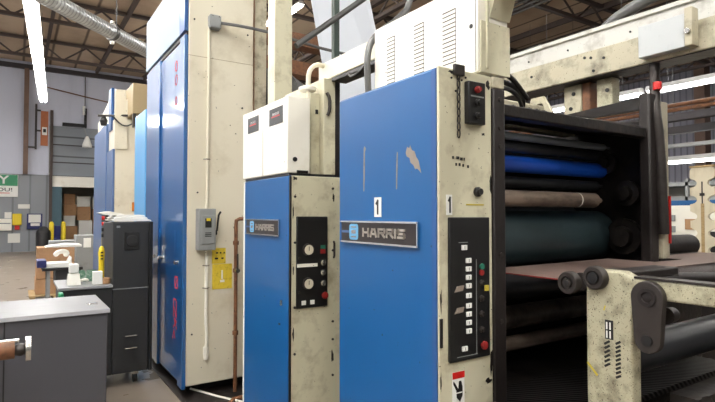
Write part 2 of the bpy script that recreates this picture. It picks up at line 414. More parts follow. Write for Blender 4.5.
light_row(5.0, 6.2, (-2.5, 1.0, 4.5, 8.0, 12.0), 'row above the press', 'tube_mid', 'strip lights above the press', 1)
light_row(-2.0, 5.1, (-2, 1.2, 4.4, 8, 12, 16, 20), 'row over the left aisle', 'tube', 'strip lights over the left aisle', 1)
light_row(15.0, 6.2, (1.0, 6.0, 11.0, 16.0), 'far right row', 'tube_mid', 'strip lights far right', 1)

# silver spiral duct crossing the ceiling on the left
dr = thing('spiral_duct', (.1, 9.0, 5.1), 'silver spiral ventilation duct slanting down across the ceiling to the blue tower', 'duct')
p0, p1 = V((-0.150, 8.894, 5.0)), V((2.685, 11.840, 5.0)); dd = (p1-p0).normalized()
bm_ = MB().cyl((0, 0, 0), ((p1-p0).length, 0, 0), .132, n=40, cap=False)
o = bm_.build('duct_run', 'duct', dr, smooth=True)
rot = V((1, 0, 0)).rotation_difference(dd).to_euler()
o.rotation_euler = rot; o.location = p0-V(dr['_w'])-(Matrix.Rotation(0, 3, 'X') @ V((0, 0, 0)))
# shift so the mesh axis (its base sits .235 under it) lies on the line p0-p1
o.location += V(rot.to_matrix() @ V(((p1-p0).length/2, 0, -.132)))
for tt in (.56,):
    c = p0+dd*(p1-p0).length*tt
    MB().cyl(c-dd*.03, c+dd*.03, .146, n=40).build('joint_band', 'pipe_grey', dr)
    for s_ in (-.165, .165):
        MB().cyl(c+V((0, 0, s_)), c+V((0, 0, s_*1.3)), .04, n=10).build('hanger_lug', 'ivory', dr)
MB().cyl(p0+dd*2.4+V((0, 0, .15)), p0+dd*2.4+V((0, 0, 3.3)), .01, n=6).build('hanger', 'pipe_grey', dr)

# ------------------------------------------------------------------ back wall fittings
tag(bx(.18, .36, YB-.28, YB-.0, 3.38, 8.0).build('steel_column', 'brown_post'), 'brown steel column against the white insulation of the back wall', 'column')
s = thing('wall_sign', (-.4, YB, 2.3), 'green and white sign on the grey back wall at the left edge', 'sign')
bx(-1.0, .02, YB-.05, YB, 2.38, 3.34).build('board', 'white', s, .005)
bx(-1.0, .0, YB-.07, YB-.05, 2.86, 3.33).build('green_field', 'green', s)
MB().text('Y', (-.68, YB-.072, 2.95), *WY, .34, .01, 1.2, .02).build('lettering', 'white', s)
MB().text('OU!', (-.75, YB-.052, 2.62), *WY, .15, .008, 1.5, .01).build('lettering', 'ink_black', s)
MB().text('Y', (-.98, YB-.052, 2.62), *WY, .15, .008, 1.5, .01).build('lettering', 'ink_black', s)
bx(-.7, -.28, YB-.06, YB-.05, 2.53, 2.56).build('underline', 'red', s)
tag(bx(.03, .46, YB-.03, YB, 1.88, 2.07).build('wall_notice', 'paper'), 'small white notice on the grey wall just below the green sign', 'notice')
b = thing('first_aid_box', (-.4, YB, .95), 'white metal wall box at the left edge of the back wall', 'box')
bx(-.72, -.19, YB-.15, YB, .93, 1.44).build('body', 'ivory', b, .01); bx(-.68, -.23, YB-.17, YB-.15, 1.22, 1.26).build('latch_strip', 'grey_metal', b)
tag(bx(-.45, -.2, YB-.1, YB, 1.46, 1.72).build('leaflet_holder', 'paper'), 'small pale leaflet holder above the white wall box', 'holder')
b = thing('yellow_dispenser', (0, YB, 1.1), 'yellow dispenser with red base on the grey wall, left of the blue holder', 'dispenser')
bx(-.17, .17, YB-.15, YB, 1.16, 1.66).build('body', 'yellow', b, .03); bx(-.08, .1, YB-.12, YB, .96, 1.15).build('base_cup', 'red', b, .02)
tag(bx(-.32, .12, YB-.02, YB, .40, .80).build('wall_notice', 'paper'), 'faded white sheet taped low on the grey wall under the yellow dispenser', 'notice')
b = thing('document_holder', (.65, YB, .98), 'blue document holder with white papers on the grey wall', 'holder')
bx(.36, .94, YB-.1, YB, .98, 1.22).build('tray', 'navy', b, .01); bx(.36, .94, YB-.03, YB, 1.22, 1.66).build('back_board', 'navy', b, .005)
bx(.42, .88, YB-.05, YB-.03, 1.27, 1.62).build('sheet', 'paper', b); bx(.5, .84, YB-.12, YB-.1, 1.12, 1.24).build('sheet', 'paper', b)
b = thing('thermostat_board', (.95, YB, 4.6), 'orange board with a white thermostat high on the back wall', 'board')
bx(.82, 1.1, YB-.09, YB-.035, 4.68, 6.22).build('board', 'orange_board', b); bx(.87, 1.06, YB-.15, YB-.09, 5.15, 5.5).build('thermostat', 'white', b, .01)
bx(.91, 1.02, YB-.16, YB-.15, 5.27, 5.42).build('display', 'ink_black', b)
b = thing('door_guide_rail', (.62, YB, 4.5), 'dark vertical guide rail left of the orange board', 'rail')
bx(.6, .68, YB-.16, YB-.04, 4.5, 6.5).build('rail', 'beam_dark', b)
for z in (4.55, 5.3, 6.2): bx(.35 if z < 5 else .68, .6 if z < 5 else .82, YB-.1, YB-.04, z, z+.07).build('bracket', 'beam_dark', b)
b = thing('heater_bar', (2.1, YB, 5.6), 'black door operator bar on a post over the grey dock door', 'bar')
bx(1.65, 2.62, YB-.3, YB-.1, 5.62, 5.76).build('bar', 'ink_black', b); bx(2.52, 2.62, YB-.25, YB-.1, 5.6, 6.5).build('post', 'ink_black', b); bx(2.45, 2.56, YB-.25, YB-.1, 6.2, 6.6).build('switch', 'white', b)
b = thing('dock_lamp', (2.62, YB-.5, 4.6), 'white bell-shaped dock lamp hanging before the grey door', 'lamp')
MB().lathe((2.62, YB-.5, 4.68), (0, 0, 1), [(0, .2), (.1, .2), (.4, .1), (.5, .05)], 16).build('shade', 'white', b, smooth=True)
MB().tube([(2.62, YB-.5, 5.17), (2.55, YB-.45, 5.35), (2.5, YB-.45, 5.58)], .02, 6).build('arm', 'grey_metal', b)
tag(MB().tube([(0.9, YB-.2, 7.3), (2.5, YB-.2, 7.05), (4.2, YB-.2, 6.8), (5.5, YB-.2, 6.5)], .025, 6).build('wall_pipe', 'rust'), 'thin reddish pipe sloping along the upper back wall', 'pipe')
tag(MB().cyl((2.55, YB-.12, 6.6), (2.55, YB-.12, 8), .02, n=6).build('wall_conduit', 'pipe_grey'), 'thin vertical conduit above the dock door operator', 'conduit')

def bollard(x, y, lab):
    tag(MB().lathe((x, y, 0), (0, 0, 1), [(0, .09), (1.22, .09), (1.29, .07), (1.33, .03)], 16).build('bollard', 'yellow', None, 0, True), lab, 'bollard', 'yellow bollards at the dock door')
bollard(1.2, 25, 'yellow bollard left of the dock opening, beside the black drum'); bollard(1.66, 25.4, 'yellow bollard right of the navy bin at the dock opening')
tag(MB().lathe((1.43, 25.3, 0), (0, 0, 1), [(0, .1), (.9, .13), (1.15, .13)], 14).build('navy_bin', 'navy', None, 0, True), 'navy bin between the two yellow bollards', 'bin')
b = thing('black_drum', (.9, 24.6, 0), 'black drum with bag over its rim standing left of the bollards', 'drum')
MB().lathe((.9, 24.6, 0), (0, 0, 1), [(0, .26), (.85, .27), (.95, .25), (1.0, .2)], 20).build('body', 'hose', b, smooth=True)
MB().lathe((.9, 24.6, 1.0), (0, 0, 1), [(0, .2), (.1, .14), (.14, .05)], 16).build('bag', 'charcoal', b, smooth=True)
b = thing('grey_locker', (1.3, 13, 0), 'low grey cabinet with a white label behind the carts', 'cabinet')
bx(1.1, 1.52, 13, 13.6, 0, 1.15).build('body', 'grey_metal', b, .01); bx(1.24, 1.39, 12.985, 13, .88, 1.09).build('label_card', 'white', b)
bx(.6, 1.12, 13.2, 13.7, 0, 1.03).build('side_unit', 'grey_metal', b, .01)

# pallet of boxes in the aisle
b = thing('pallet', (.62, 11.6, 0), 'wooden pallet on the aisle floor under the brown boxes', 'pallet')
for k in range(5): bx(.2, 1.05, 11.2+k*.2, 11.34+k*.2, .1, .125).build('deck_board', 'wood', b)
for x in (.22, .58, .95): bx(x, x+.08, 11.2, 12.14, 0, .1).build('runner', 'wood', b)
for k, (z, n) in enumerate(((.13, 'bottom'), (.42, 'middle'), (.71, 'top'))):
    tag(bx(.3+.01*k, .93, 11.3, 11.95, z, z+.28).build('cardboard_box', 'card', None, .008), 'long brown cardboard box on the pallet, %s of the three' % n, 'box', 'boxes on the pallet')
tag(MB().prism([(.45, .992), (1.05, .992), (1.05, 1.03), (.8, 1.045), (.5, 1.01)], 1, 11.3, 11.9).build('paper_bundle', 'paper'), 'loose white paper bundle lying on the topmost brown box', 'paper')

# black cart with trays beyond the console
b = thing('tool_cart', (.5, 8.5, 0), 'black and grey tool cart standing behind the console', 'cart')
bx(.30, .80, 8.4, 8.95, .82, .86).build('top_tray', 'hose', b, .005)
bx(.46, .78, 8.45, 8.9, .62, .82).build('drawer', 'charcoal', b, .005)
for x in (.38, .74):
    for y in (8.45, 8.85): bx(x-.02, x+.02, y, y+.04, .06, .82).build('leg', 'grey_metal', b)
bx(.36, .78, 8.45, 8.9, .3, .33).build('lower_shelf', 'grey_metal', b)
for x in (.38, .74):
    for y in (8.47, 8.87): MB().cyl((x-.02, y, .035), (x+.02, y, .035), .035, n=14).build('caster', 'hose', b)
t = thing('document_tray', (.5, 8.6, .86), 'shallow white tray with a blue end resting on the tool cart', 'tray')
MB().prism([(.27, .90), (.66, .90), (.66, 1.0), (.62, .92), (.31, .92), (.27, .96)], 1, 8.45, 8.85).build('tray', 'white', t); bx(.24, .35, 8.43, 8.87, .868, .965).build('blue_end', 'navy', t)
bx(.3, .68, 8.45, 8.85, .861, .90).build('base', 'white', t)
tag(MB().tube([(.47, 8.65, 1.03), (.5, 8.6, 1.07), (.57, 8.6, 1.08), (.62, 8.65, 1.05), (.60, 8.7, 1.02)], .035, 8, 2).build('hose_coil', 'ivory'), 'cream bent hose lying over the white tray', 'hose')

# ------------------------------------------------------------------ grey foreground cabinet and black console
b = thing('steel_cabinet', (.1, 4.3, 0), 'large grey steel cabinet with pale top in the left foreground', 'cabinet')
bx(-.9, .53, 3.95, 4.72, 0, .93).build('body', 'grey_cab', b, .006)
bx(-.06, -.052, 3.943, 3.951, 0, .93).build('door_gap', 'ink_black', b)
MB().prism([(3.93, .93), (4.74, .93), (4.74, .95), (3.94, .957)], 0, -.92, .545).build('top_plate', 'grey_top', b, .003)
bx(.43, .50, 4.2, 4.24, .953, .962).build('top_clip', 'steel', b, .003)
MB().prism(circle(.17, .335, .05, 14, 0, 180), 1, 3.935, 3.951).build('pull', 'white', b)
s = thing('roller_shaft', (-.1, 3.5, .84), 'rusty roller shaft with bright steel flange entering at the left edge', 'shaft')
MB().cyl((-1.3, 3.45, .86), (-.0, 3.45, .86), .05, n=24).build('shaft', 'rust', s)
MB().cyl((-1.3, 3.45, .915), (.02, 3.45, .905), .012, n=10).build('key_bar', 'steel', s)
MB().lathe((0, 3.45, .855), (1, 0, 0), [(0, .028), (.03, .036), (.045, .03), (.055, .045)], 20).build('neck', 'iron', s)
MB().cyl((.05, 3.45, .855), (.075, 3.45, .855), .068, n=28).build('flange', 'steel', s)
bx(-1.35, -1.2, 3.35, 3.55, 0, .81).build('pedestal', 'grey_cab', s)

b = thing('control_console', (.75, 5.6, 0), 'black electronics console on casters before the blue tower', 'console')
bx(.75, 1.07, 5.3, 5.95, .12, 1.53).build('tall_cabinet', 'charcoal', b, .008)
bx(1.07, 1.10, 5.28, 5.97, .12, 1.535).build('side_trim', 'black', b, .004)
bx(.33, .75, 5.3, 5.95, .12, .93).build('desk_cabinet', 'charcoal', b, .006)
bx(.31, .75, 5.27, 5.95, .93, .955).build('desk_top', 'grey_top', b, .004)
bx(.75, 1.07, 5.292, 5.3, .905, .912).build('panel_seam', 'grey_metal', b)
g = bx(.85, .98, 5.29, 5.3, 1.27, 1.44).build('fan_grille', 'black', b, .002)
MB().lathe((.915, 5.289, 1.355), (0, -1, 0), [(0, .055), (.004, .052), (.006, .03)], 20).build('fan_guard', 'hose', g)
bx(.78, .81, 5.292, 5.3, 1.48, 1.5).build('badge', 'grey_metal', b)
MB().tube([(.86, 5.29, .46), (.86, 5.26, .47), (.96, 5.26, .47), (.96, 5.29, .46)], .006, 8).build('handle', 'steel', b)
MB().tube([(.86, 5.29, .36), (.86, 5.26, .355), (.96, 5.26, .355), (.96, 5.29, .36)], .006, 8).build('handle', 'steel', b)
for x, y in ((.97, 5.4), (.97, 5.85), (.4, 5.4), (.4, 5.85)):
    c = MB().cyl((x-.018, y, .045), (x+.018, y, .045), .045, n=20).build('caster', 'hose', b)
    bx(x-.028, x+.028, y-.03, y+.03, .08, .12).build('fork', 'steel', c)
    MB().cyl((x+.018, y, .045), (x+.026, y, .045), .018, n=12).build('hub', 'ivory', c)
# stack of papers on the tall cabinet
zz = 1.541
for k, (x0, x1, h, wd) in enumerate(((.745, 1.09, .022, 'bottom'), (.76, 1.06, .02, 'middle'), (.78, 1.04, .018, 'top'))):
    o = MB().prism([(x0, zz), (x1, zz), (x1-.01, zz+h*.6), (x1-.05, zz+h), (x0+.02, zz+h), (x0-.01, zz+h*.5)], 1, 5.3+k*.02, 5.75).build('paper_pad', 'paper', None, .002)
    tag(o, 'white pad of papers on top of the black console, %s of the pile' % wd, 'papers', 'pads on the console'); zz += h+.001
tag(MB().prism([(.64, 1.62), (.70, 1.60), (.86, 1.604), (.82, 1.618), (.72, 1.635)], 1, 5.35, 5.6).build('folded_paper', 'ivory'), 'crumpled pale sheet hanging over the left of the paper pile', 'paper')
# things on the console desk
def at_desk(o, lab, cat): return tag(o, lab, cat)
c = thing('monitor_stand', (.45, 5.45, .957), 'small white box-shaped device at the left end of the console desk', 'device')
MB().hexa([(.39, 5.4, .957), (.50, 5.4, .957), (.50, 5.52, .957), (.39, 5.52, .957)], [(.40, 5.42, 1.06), (.49, 5.42, 1.06), (.49, 5.5, 1.06), (.40, 5.5, 1.06)]).build('base', 'ivory', c, .003)
bx(.405, .485, 5.42, 5.5, 1.065, 1.15).build('head', 'white', c, .01)
at_desk(bx(.595, .675, 5.36, 5.44, .957, 1.075).build('white_carton', 'white', None, .003), 'small white carton in the middle of the console desk', 'carton')
at_desk(MB().lathe((.70, 5.40, .957), (0, 0, 1), [(0, .045), (.05, .045), (.055, .03)], 18).build('tape_roll', 'card'), 'brown tape roll at the right end of the console desk', 'tape')
c = thing('yellow_tester', (.665, 5.6, .957), 'tall yellow handheld tool standing among the circuit boards', 'tool')
MB().lathe((.69, 5.58, .957), (0, 0, 1), [(0, .026), (.2, .026), (.28, .03), (.32, .022), (.34, .012)], 16).build('body', 'yellow', c, smooth=True)
for z in (1.17, 1.2, 1.23): bx(.68, .70, 5.549, 5.556, z, z+.015).build('mark', 'ink_black', c)
for k in range(7):
    m_ = MB().box(-.045, .045, -.05, .05, 0, .005)
    for q in range(5):
        px, py = random.uniform(-.035, .03), random.uniform(-.04, .035); m_.box(px, px+.014, py, py+.014, .005, .005+random.uniform(.006, .014))
    o = m_.build('circuit_board', 'green_board'); o.location = (.52+(k % 2)*.105, 5.66+(k//2)*.055, 1.004+.002*(k % 3)); o.rotation_euler = (1.15, 0, (.12, -.1)[k % 2])
    tag(o, 'green circuit board in the loose row on the console desk', 'circuit board', 'circuit boards on the desk')
at_desk(MB().tube([(.50, 5.5, .985), (.54, 5.47, 1.0), (.57, 5.5, .985), (.55, 5.56, .985), (.52, 5.55, .985)], .013, 8, 2).build('cable_coil', 'ivory'), 'short pale cable coil beside the white device on the desk', 'cable')
c = thing('green_bottle', (.36, 5.1, 0), 'white container with green lid low beside the console desk', 'container')
bx(.31, .37, 5.12, 5.22, 0, .87).build('body', 'ivory', c, .005); bx(.305, .345, 5.11, 5.23, .87, .93).build('lid', 'green', c, .01)

# ------------------------------------------------------------------ the dryer tower
T = thing('dryer_tower', (1.6, 5.4, 0), 'tall cream and blue machine tower left of the printing units', 'machine')
bx(1.25, 1.86, 4.65, 6.25, .1, 3.80).build('body', 'cream_clean', T, .01)
bx(1.86, 2.0, 4.66, 6.2, .1, 3.80).build('corner_strip', 'cream_dirty', T, .012)
bx(1.4, 1.95, 4.8, 6.1, .011, .1).build('foot', 'hose', T)
p = MB().box(1.215, 1.25, 4.65, 4.80, .08, 3.20).box(1.215, 1.25, 5.60, 5.74, .08, 3.20).build('door_frame', 'blue_gloss', T, .004)
p = bx(1.235, 1.25, 4.80, 5.60, .10, 3.18).build('door', 'blue_gloss', T, .003)
bx(1.22, 1.25, 5.76, 6.25, .08, 3.20).build('rear_door', 'blue_gloss', T, .004)
bx(1.238, 1.25, 5.74, 5.76, .1, 3.2).build('hinge_gap', 'ink_black', T)
bx(1.235, 1.25, 4.65, 6.25, 3.20, 3.235).build('shadow_gap', 'dark_brown', T)
bx(1.215, 1.25, 4.82, 6.28, 3.235, 3.80).build('upper_panel', 'grey_blue', T, .004)
bx(1.215, 1.25, 4.65, 4.82, 3.235, 3.80).build('upper_edge_panel', 'blue_dark', T, .004)
for y, nm in ((4.86, 'latch'), (5.50, 'latch'), (5.72, 'latch')):
    MB().cyl((1.235, y, 1.17), (1.195, y, 1.17), .018, n=14).build(nm, 'steel', T)
# handwritten red marks on the door
for (cy, cz, r) in ((5.0, 3.0, .045), (5.0, 2.87, .045), (5.0, 2.67, .035)):
    pts = [(math.cos(a)*r*.9, math.sin(a)*r) for a in [i*math.pi/5 for i in range(11)]]
    MB().stroke(pts, .016, (1.2345, cy, cz), *WX, .0015).build('red_mark', 'red_mark', T)
for (cy, cz, zig) in ((4.98, .93, [(0, 0), (.1, 0), (.1, .1), (0, .1), (0, 0), (.1, .1)]),
                      (5.02, .66, [(0, 0), (0, .16), (.1, .16), (.1, 0), (.02, .08)]), (5.02, .56, [(0, 0), (.1, .06), (.03, .08), (.11, .0)]), (5.05, .45, [(0, 0), (.05, .08), (.08, .02)])):
    MB().stroke(zig, .015, (1.2345, cy, cz), *WX, .0015).build('red_mark', 'red_mark', T)
bx(1.2335, 1.2345, 4.98, 5.03, 1.25, 1.46).build('scuff', 'blue_dark', T)
MB().box(1.86, 1.867, 4.642, 4.65, .1, 3.8).build('edge_seam', 'rust', T)
MB().box(1.25, 1.86, 4.648, 4.65, 3.02, 3.024).build('panel_seam', 'tan_box', T)
for x, z in ((1.30, 3.35), (1.8, 3.3), (1.34, 1.8), (1.79, .5), (1.3, .55), (1.75, 2.6)):
    MB().cyl((x, 4.65, z), (x, 4.643, z), .008, n=10).build('bolt', 'iron', T)

# things fixed on the tower's cream face
b = thing('safety_switch', (1.41, 4.63, 1.28), 'grey electrical safety switch with lever handle on the cream tower', 'switch box')
bx(1.325, 1.475, 4.54, 4.649, 1.29, 1.655).build('enclosure', 'grey_metal', b, .006)
bx(1.345, 1.46, 4.528, 4.54, 1.345, 1.60).build('door', 'grey_metal', b, .008)
bx(1.375, 1.43, 4.524, 4.528, 1.49, 1.57).build('nameplate', 'ink_black', b)
bx(1.385, 1.42, 4.522, 4.524, 1.548, 1.572).build('warning_label', 'yellow', b)
for z in (1.41, 1.425, 1.44): bx(1.375, 1.43, 4.526, 4.528, z, z+.007).build('print_line', 'charcoal', b)
MB().tube([(1.475, 4.58, 1.45), (1.495, 4.575, 1.46), (1.50, 4.57, 1.53), (1.505, 4.56, 1.6), (1.52, 4.55, 1.63)], .009, 8).build('lever', 'hose', b)
MB().cyl((1.485, 4.6, 1.44), (1.50, 4.6, 1.44), .02, n=12).build('lever_pivot', 'hose', b)
b = thing('warning_sheet', (1.57, 4.64, .93), 'yellow warning sheets stuck on the cream tower beside the rusty pipe', 'sign')
bx(1.475, 1.60, 4.645, 4.649, 1.16, 1.30).build('upper_sheet', 'yellow_sign', b); bx(1.478, 1.66, 4.645, 4.649, .93, 1.155).build('lower_sheet', 'yellow_sign', b)
mk = MB()
for (x, z, ww) in ((1.51, 1.25, .02), (1.545, 1.25, .015), (1.58, 1.25, .012), (1.50, 1.2, .03), (1.56, 1.2, .02)): mk.box(x, x+ww, 4.643, 4.645, z, z+.014)
mk.build('print', 'ink_black', b)
bx(1.56, 1.575, 4.643, 4.645, 1.02, 1.1).build('symbol', 'ivory', b); bx(1.55, 1.59, 4.643, 4.645, .99, 1.012).build('symbol', 'ivory', b)
b = thing('wall_conduit', (1.42, 4.62, .3), 'cream painted conduit running down the tower face through the grey switch', 'conduit')
MB().tube([(1.43, 4.632, 3.3), (1.425, 4.632, 2.5), (1.42, 4.632, 1.66)], .014, 10).build('upper_run', 'cream_clean', b)
MB().tube([(1.42, 4.632, 1.29), (1.42, 4.632, .8), (1.415, 4.625, .7), (1.425, 4.62, .5), (1.42, 4.632, .40)], .014, 10, 1).build('lower_run', 'ivory', b)
MB().lathe((1.42, 4.63, .37), (0, 0, 1), [(-.05, .018), (0, .026), (.06, .024)], 12).build('end_fitting', 'ivory', b)
for z in (2.1, 1.15, .95): MB().tube([(1.39, 4.645, z), (1.41, 4.615, z), (1.43, 4.615, z), (1.45, 4.645, z)], .005, 6).build('clip', 'steel', b)
b = thing('junction_box', (1.47, 4.6, 3.3), 'small grey junction box high on the cream tower', 'junction box')
bx(1.42, 1.52, 4.57, 4.649, 3.28, 3.40).build('box', 'grey_metal', b, .005); bx(1.43, 1.51, 4.565, 4.57, 3.29, 3.39).build('cover', 'grey_metal', b, .002)
for x in (1.44, 1.5): MB().cyl((x, 4.565, 3.385), (x, 4.56, 3.385), .005, n=8).build('screw', 'steel', b)
tag(MB().tube([(1.521, 4.6, 3.345), (1.7, 4.45, 3.30), (1.95, 4.3, 3.235), (2.4, 4.1, 3.1), (3.2, 3.7, 2.95)], .014, 8, 1).build('grey_conduit', 'pipe_grey'), 'grey conduit sloping away from the junction box toward the right', 'conduit')
b = thing('rusty_pipe', (1.66, 4.55, 0), 'rusty brown vertical pipe with valve in front of the cream tower', 'pipe')
MB().tube([(1.665, 4.56, .012), (1.665, 4.56, 1.5), (1.668, 4.56, 1.55), (1.70, 4.56, 1.565), (1.95, 4.56, 1.57)], .017, 12).build('pipe_run', 'rust', b)
for z in (.52, 1.33, 1.08): MB().cyl((1.665, 4.56, z), (1.665, 4.56, z+.035), .026, n=12).build('coupling', 'rust', b)
MB().tube([(1.665, 4.54, 1.12), (1.66, 4.50, 1.12), (1.66, 4.50, 1.25)], .008, 8).build('valve_lever', 'iron', b)
MB().cyl((1.665, 4.56, 1.1), (1.665, 4.50, 1.1), .02, n=12).build('valve', 'steel', b)
MB().tube([(1.66, 4.2, .012), (1.5, 4.5, .012), (1.35, 4.85, .012)], .012, 8).build('x', 'ivory')
o = bpy.data.objects['x']; o.name = 'floor_pipe'; tag(o, 'pale pipe lying on the floor at the foot of the tower', 'pipe')
tag(MB().tube([(1.5, 4.25, .02), (1.6, 4.38, .02), (1.75, 4.3, .02), (1.9, 4.2, .02)], .02, 8, 1).build('floor_hose', 'rust'), 'rusty bent pipe on the floor below the vertical pipe', 'pipe')
tag(bx(1.2, 2.6, 4.0, 6.6, .0, .01).build('drip_tray', 'dark_brown'), 'dark drip plate on the floor under the tower', 'plate')

# pale blue cover of the unit behind the tower, and the farther unit with cream and blue panels
b = thing('rear_unit', (1.6, 6.95, 0), 'machine unit with pale blue cover just behind the tower', 'machine')
bx(1.25, 2.2, 6.32, 6.95, .1, 2.80).build('body', 'cream_clean', b, .01); bx(1.22, 1.25, 6.32, 6.95, .1, 2.82).build('cover', 'blue_pale', b, .004)
bx(1.3, 2.1, 6.7, 6.9, 0.0, .1).build('base', 'hose', b)
F = thing('folder_unit', (1.6, 9.5, 0), 'distant cream and blue press unit with beige upper boxes beyond the tower', 'machine')
bx(1.25, 2.3, 8.75, 11.0, .1, 3.10).build('body', 'cream_clean', F, .01)
bx(1.215, 1.25, 8.75, 9.35, .1, 2.62).build('front_cover', 'blue_dull', F, .005)
bx(1.205, 1.25, 9.39, 10.0, .1, 3.10).build('side_cover', 'blue_dull', F, .005)
bx(1.215, 1.25, 10.02, 11.0, .1, 3.10).build('rear_cover', 'blue_dull', F, .005)
bx(1.24, 1.42, 8.72, 8.75, 2.62, 3.40).build('front_flange', 'cream_clean', F)
MB().prism([(8.95, 3.1), (11.0, 3.1), (11.0, 3.35), (9.1, 3.6), (8.95, 3.6)], 0, 1.27, 1.95).build('upper_housing', 'cream_clean', F, .01)
bx(1.225, 1.265, 9.0, 9.28, 2.95, 3.62).build('blue_strip', 'blue_dark', F)
bx(1.42, 1.66, 8.3, 8.9, 3.12, 3.58).build('terminal_box', 'tan_box', F, .01)
bx(1.43, 1.47, 8.3, 8.4, 2.92, 3.12).build('box_bracket', 'iron', F)
MB().tube([(1.02, 8.85, 3.13), (1.7, 8.6, 3.16)], .018, 8).build('rod', 'iron', F); MB().tube([(1.2, 8.7, 3.12), (1.35, 8.65, 2.95), (1.5, 8.6, 3.02), (1.6, 8.6, 3.15)], .012, 8, 2).build('cable', 'hose', F)
MB().lathe((1.1, 8.85, 2.98), (0, 0, 1), [(0, .04), (.08, .06), (.14, .03)], 12).build('lamp_head', 'hose', F)
bx(1.16, 1.2, 9.0, 9.4, .9, 1.62).build('switch_rail', 'iron', F)
for z in (1.55, 1.46, 1.37, 1.28): MB().cyl((1.16, 9.1, z), (1.12, 9.1, z), .03, n=10).build('push_button', 'red' if z > 1.4 else 'ink_black', F)
bx(1.200, 1.205, 9.5, 9.75, .95, 1.3).build('paper_label', 'yellow_sign', F)
bx(1.3, 2.2, 8.85, 10.9, 0, .1).build('base', 'hose', F)
tag(bx(1.50, 1.57, 8.69, 8.718, 1.66, 1.80).build('amber_beacon', 'amber', None, .01), 'small amber lamp on the cream face of the far unit', 'lamp')
bpy.data.objects['amber_beacon'].location.y += .03

# ------------------------------------------------------------------ lettering
GL = {'H': [[(0, 0), (0, 1)], [(1, 0), (1, 1)], [(0, .5), (1, .5)]],
      'A': [[(0, 0), (.28, .95), (.72, .95), (1, 0)], [(.15, .32), (.85, .32)]],
      'R': [[(0, 0), (0, 1), (.95, 1), (1, .9), (1, .58), (.9, .5), (0, .5)], [(.5, .5), (1, 0)]],
      'I': [[(0, 0), (0, 1)]],
      'S': [[(1, .98), (.08, 1), (0, .9), (0, .6), (.1, .5), (.92, .5), (1, .4), (1, .1), (.9, 0), (0, .02)]]}
def wordmark(m, word, org, right, up, w, h, gap, sw, depth):
    x = 0
    for ch in word:
        cw = w if ch != 'I' else 0
        for path in GL[ch]: m.stroke([(x+a*cw, b*h) for a, b in path], sw, org, right, up, depth)
        x += cw+gap
    return m

def rounded(cx, cy, hw, hh, r, n=5):
    pts = []
    for (sx, sy, a0) in ((1, 1, 0), (-1, 1, 90), (-1, -1, 180), (1, -1, 270)):
        for i in range(n+1):
            a = math.radians(a0+90*i/n); pts.append((cx+sx*(hw-r)+r*math.cos(a), cy+sy*(hh-r)+r*math.sin(a)))
    return pts

def name_plate(y_far, y_near, z0, z1, parent, x=1.230):
    H = z1-z0; L_ = y_far-y_near
    p = bx(x-.008, x, y_near, y_far, z0, z1).build('name_plate', 'black_plate', parent)
    MB().box(x-.012, x, y_near-.002, y_far+.002, z1, z1+.007).box(x-.012, x, y_near-.002, y_far+.002, z0-.007, z0).box(x-.011, x, y_near-.006, y_near, z0-.007, z1+.007).build('chrome_trim', 'chrome', p)
    ec = (y_far-.195*L_, (z0+z1)/2)
    e = MB().prism(rounded(ec[0], ec[1], .066*L_, .42*H, .014), 0, x-.0095, x-.008).build('emblem', 'emblem', p)
    g = MB()
    g.prism(rounded(ec[0], ec[1]+.0, .034*L_, .1*H, .004), 0, x-.0102, x-.0095)
    for dz in (.26, -.26): g.box(x-.0102, x-.0095, ec[0]-.036*L_, ec[0]+.036*L_, ec[1]+dz*H-.003, ec[1]+dz*H+.003)
    g.build('emblem_mark', 'steel', e)
    bx(x-.009, x-.008, y_far-.125*L_, y_far-.004, ec[1]-.005, ec[1]+.005).build('accent_bar', 'blue_dull', p)
    m = wordmark(MB(), 'HARRIS', (x-.008, y_far-.335*L_, z0+.32*H), V((0, -1, 0)), V((0, 0, 1)), .074*L_, .36*H, .032*L_, .0085, .0035)
    m.build('lettering', 'silver_text', p)
    return p

# ------------------------------------------------------------------ main printing unit
U = thing('printing_unit', (1.6, 1.8, 0), 'nearest blue and cream printing unit with open rollers and long name plate', 'printing press')
cv = bx(1.230, 1.256, 1.372, 2.035, .08, 2.125).build('blue_cover', 'blue', U, .01)
bx(1.2285, 1.230, 1.374, 1.398, .09, 2.118).build('cover_edge_shade', 'blue_dark', cv)  # darker blue paints the shade on the cover's rounded edge
bx(1.258, 1.280, 2.03, 2.045, .08, 2.12).build('cover_back_edge', 'ivory', U)
# chips and scratches where the paint is gone
def chip(pts, nm='paint_chip', par=cv, x=1.230, m='bare'):
    return MB().prism(pts, 0, x-.0007, x).build(nm, m, par)
chip([(1.833, 1.70), (1.827, 1.70), (1.822, 1.78), (1.821, 1.87), (1.814, 1.88), (1.824, 1.892), (1.831, 1.885), (1.833, 1.8)])
chip([(1.606, 1.70), (1.599, 1.70), (1.596, 1.78), (1.594, 1.842), (1.600, 1.845), (1.605, 1.78)])
chip([(1.545, 1.835), (1.536, 1.858), (1.525, 1.850), (1.518, 1.862), (1.508, 1.842), (1.492, 1.836), (1.484, 1.815), (1.470, 1.800), (1.463, 1.778), (1.455, 1.752), (1.468, 1.764), (1.480, 1.772), (1.489, 1.768), (1.500, 1.786), (1.517, 1.796), (1.522, 1.815), (1.538, 1.820)])
# '1' on the blue cover
n1 = bx(1.2285, 1.230, 1.703, 1.752, 1.592, 1.672).build('number_label', 'white', cv)
MB().stroke([(-.009, .040), (.0, .050), (.0, .0)], .010, (1.2285, 1.727, 1.607), *WX, .0008).build('numeral', 'ink_black', n1)
name_plate(1.999, 1.472, 1.487, 1.568, cv)
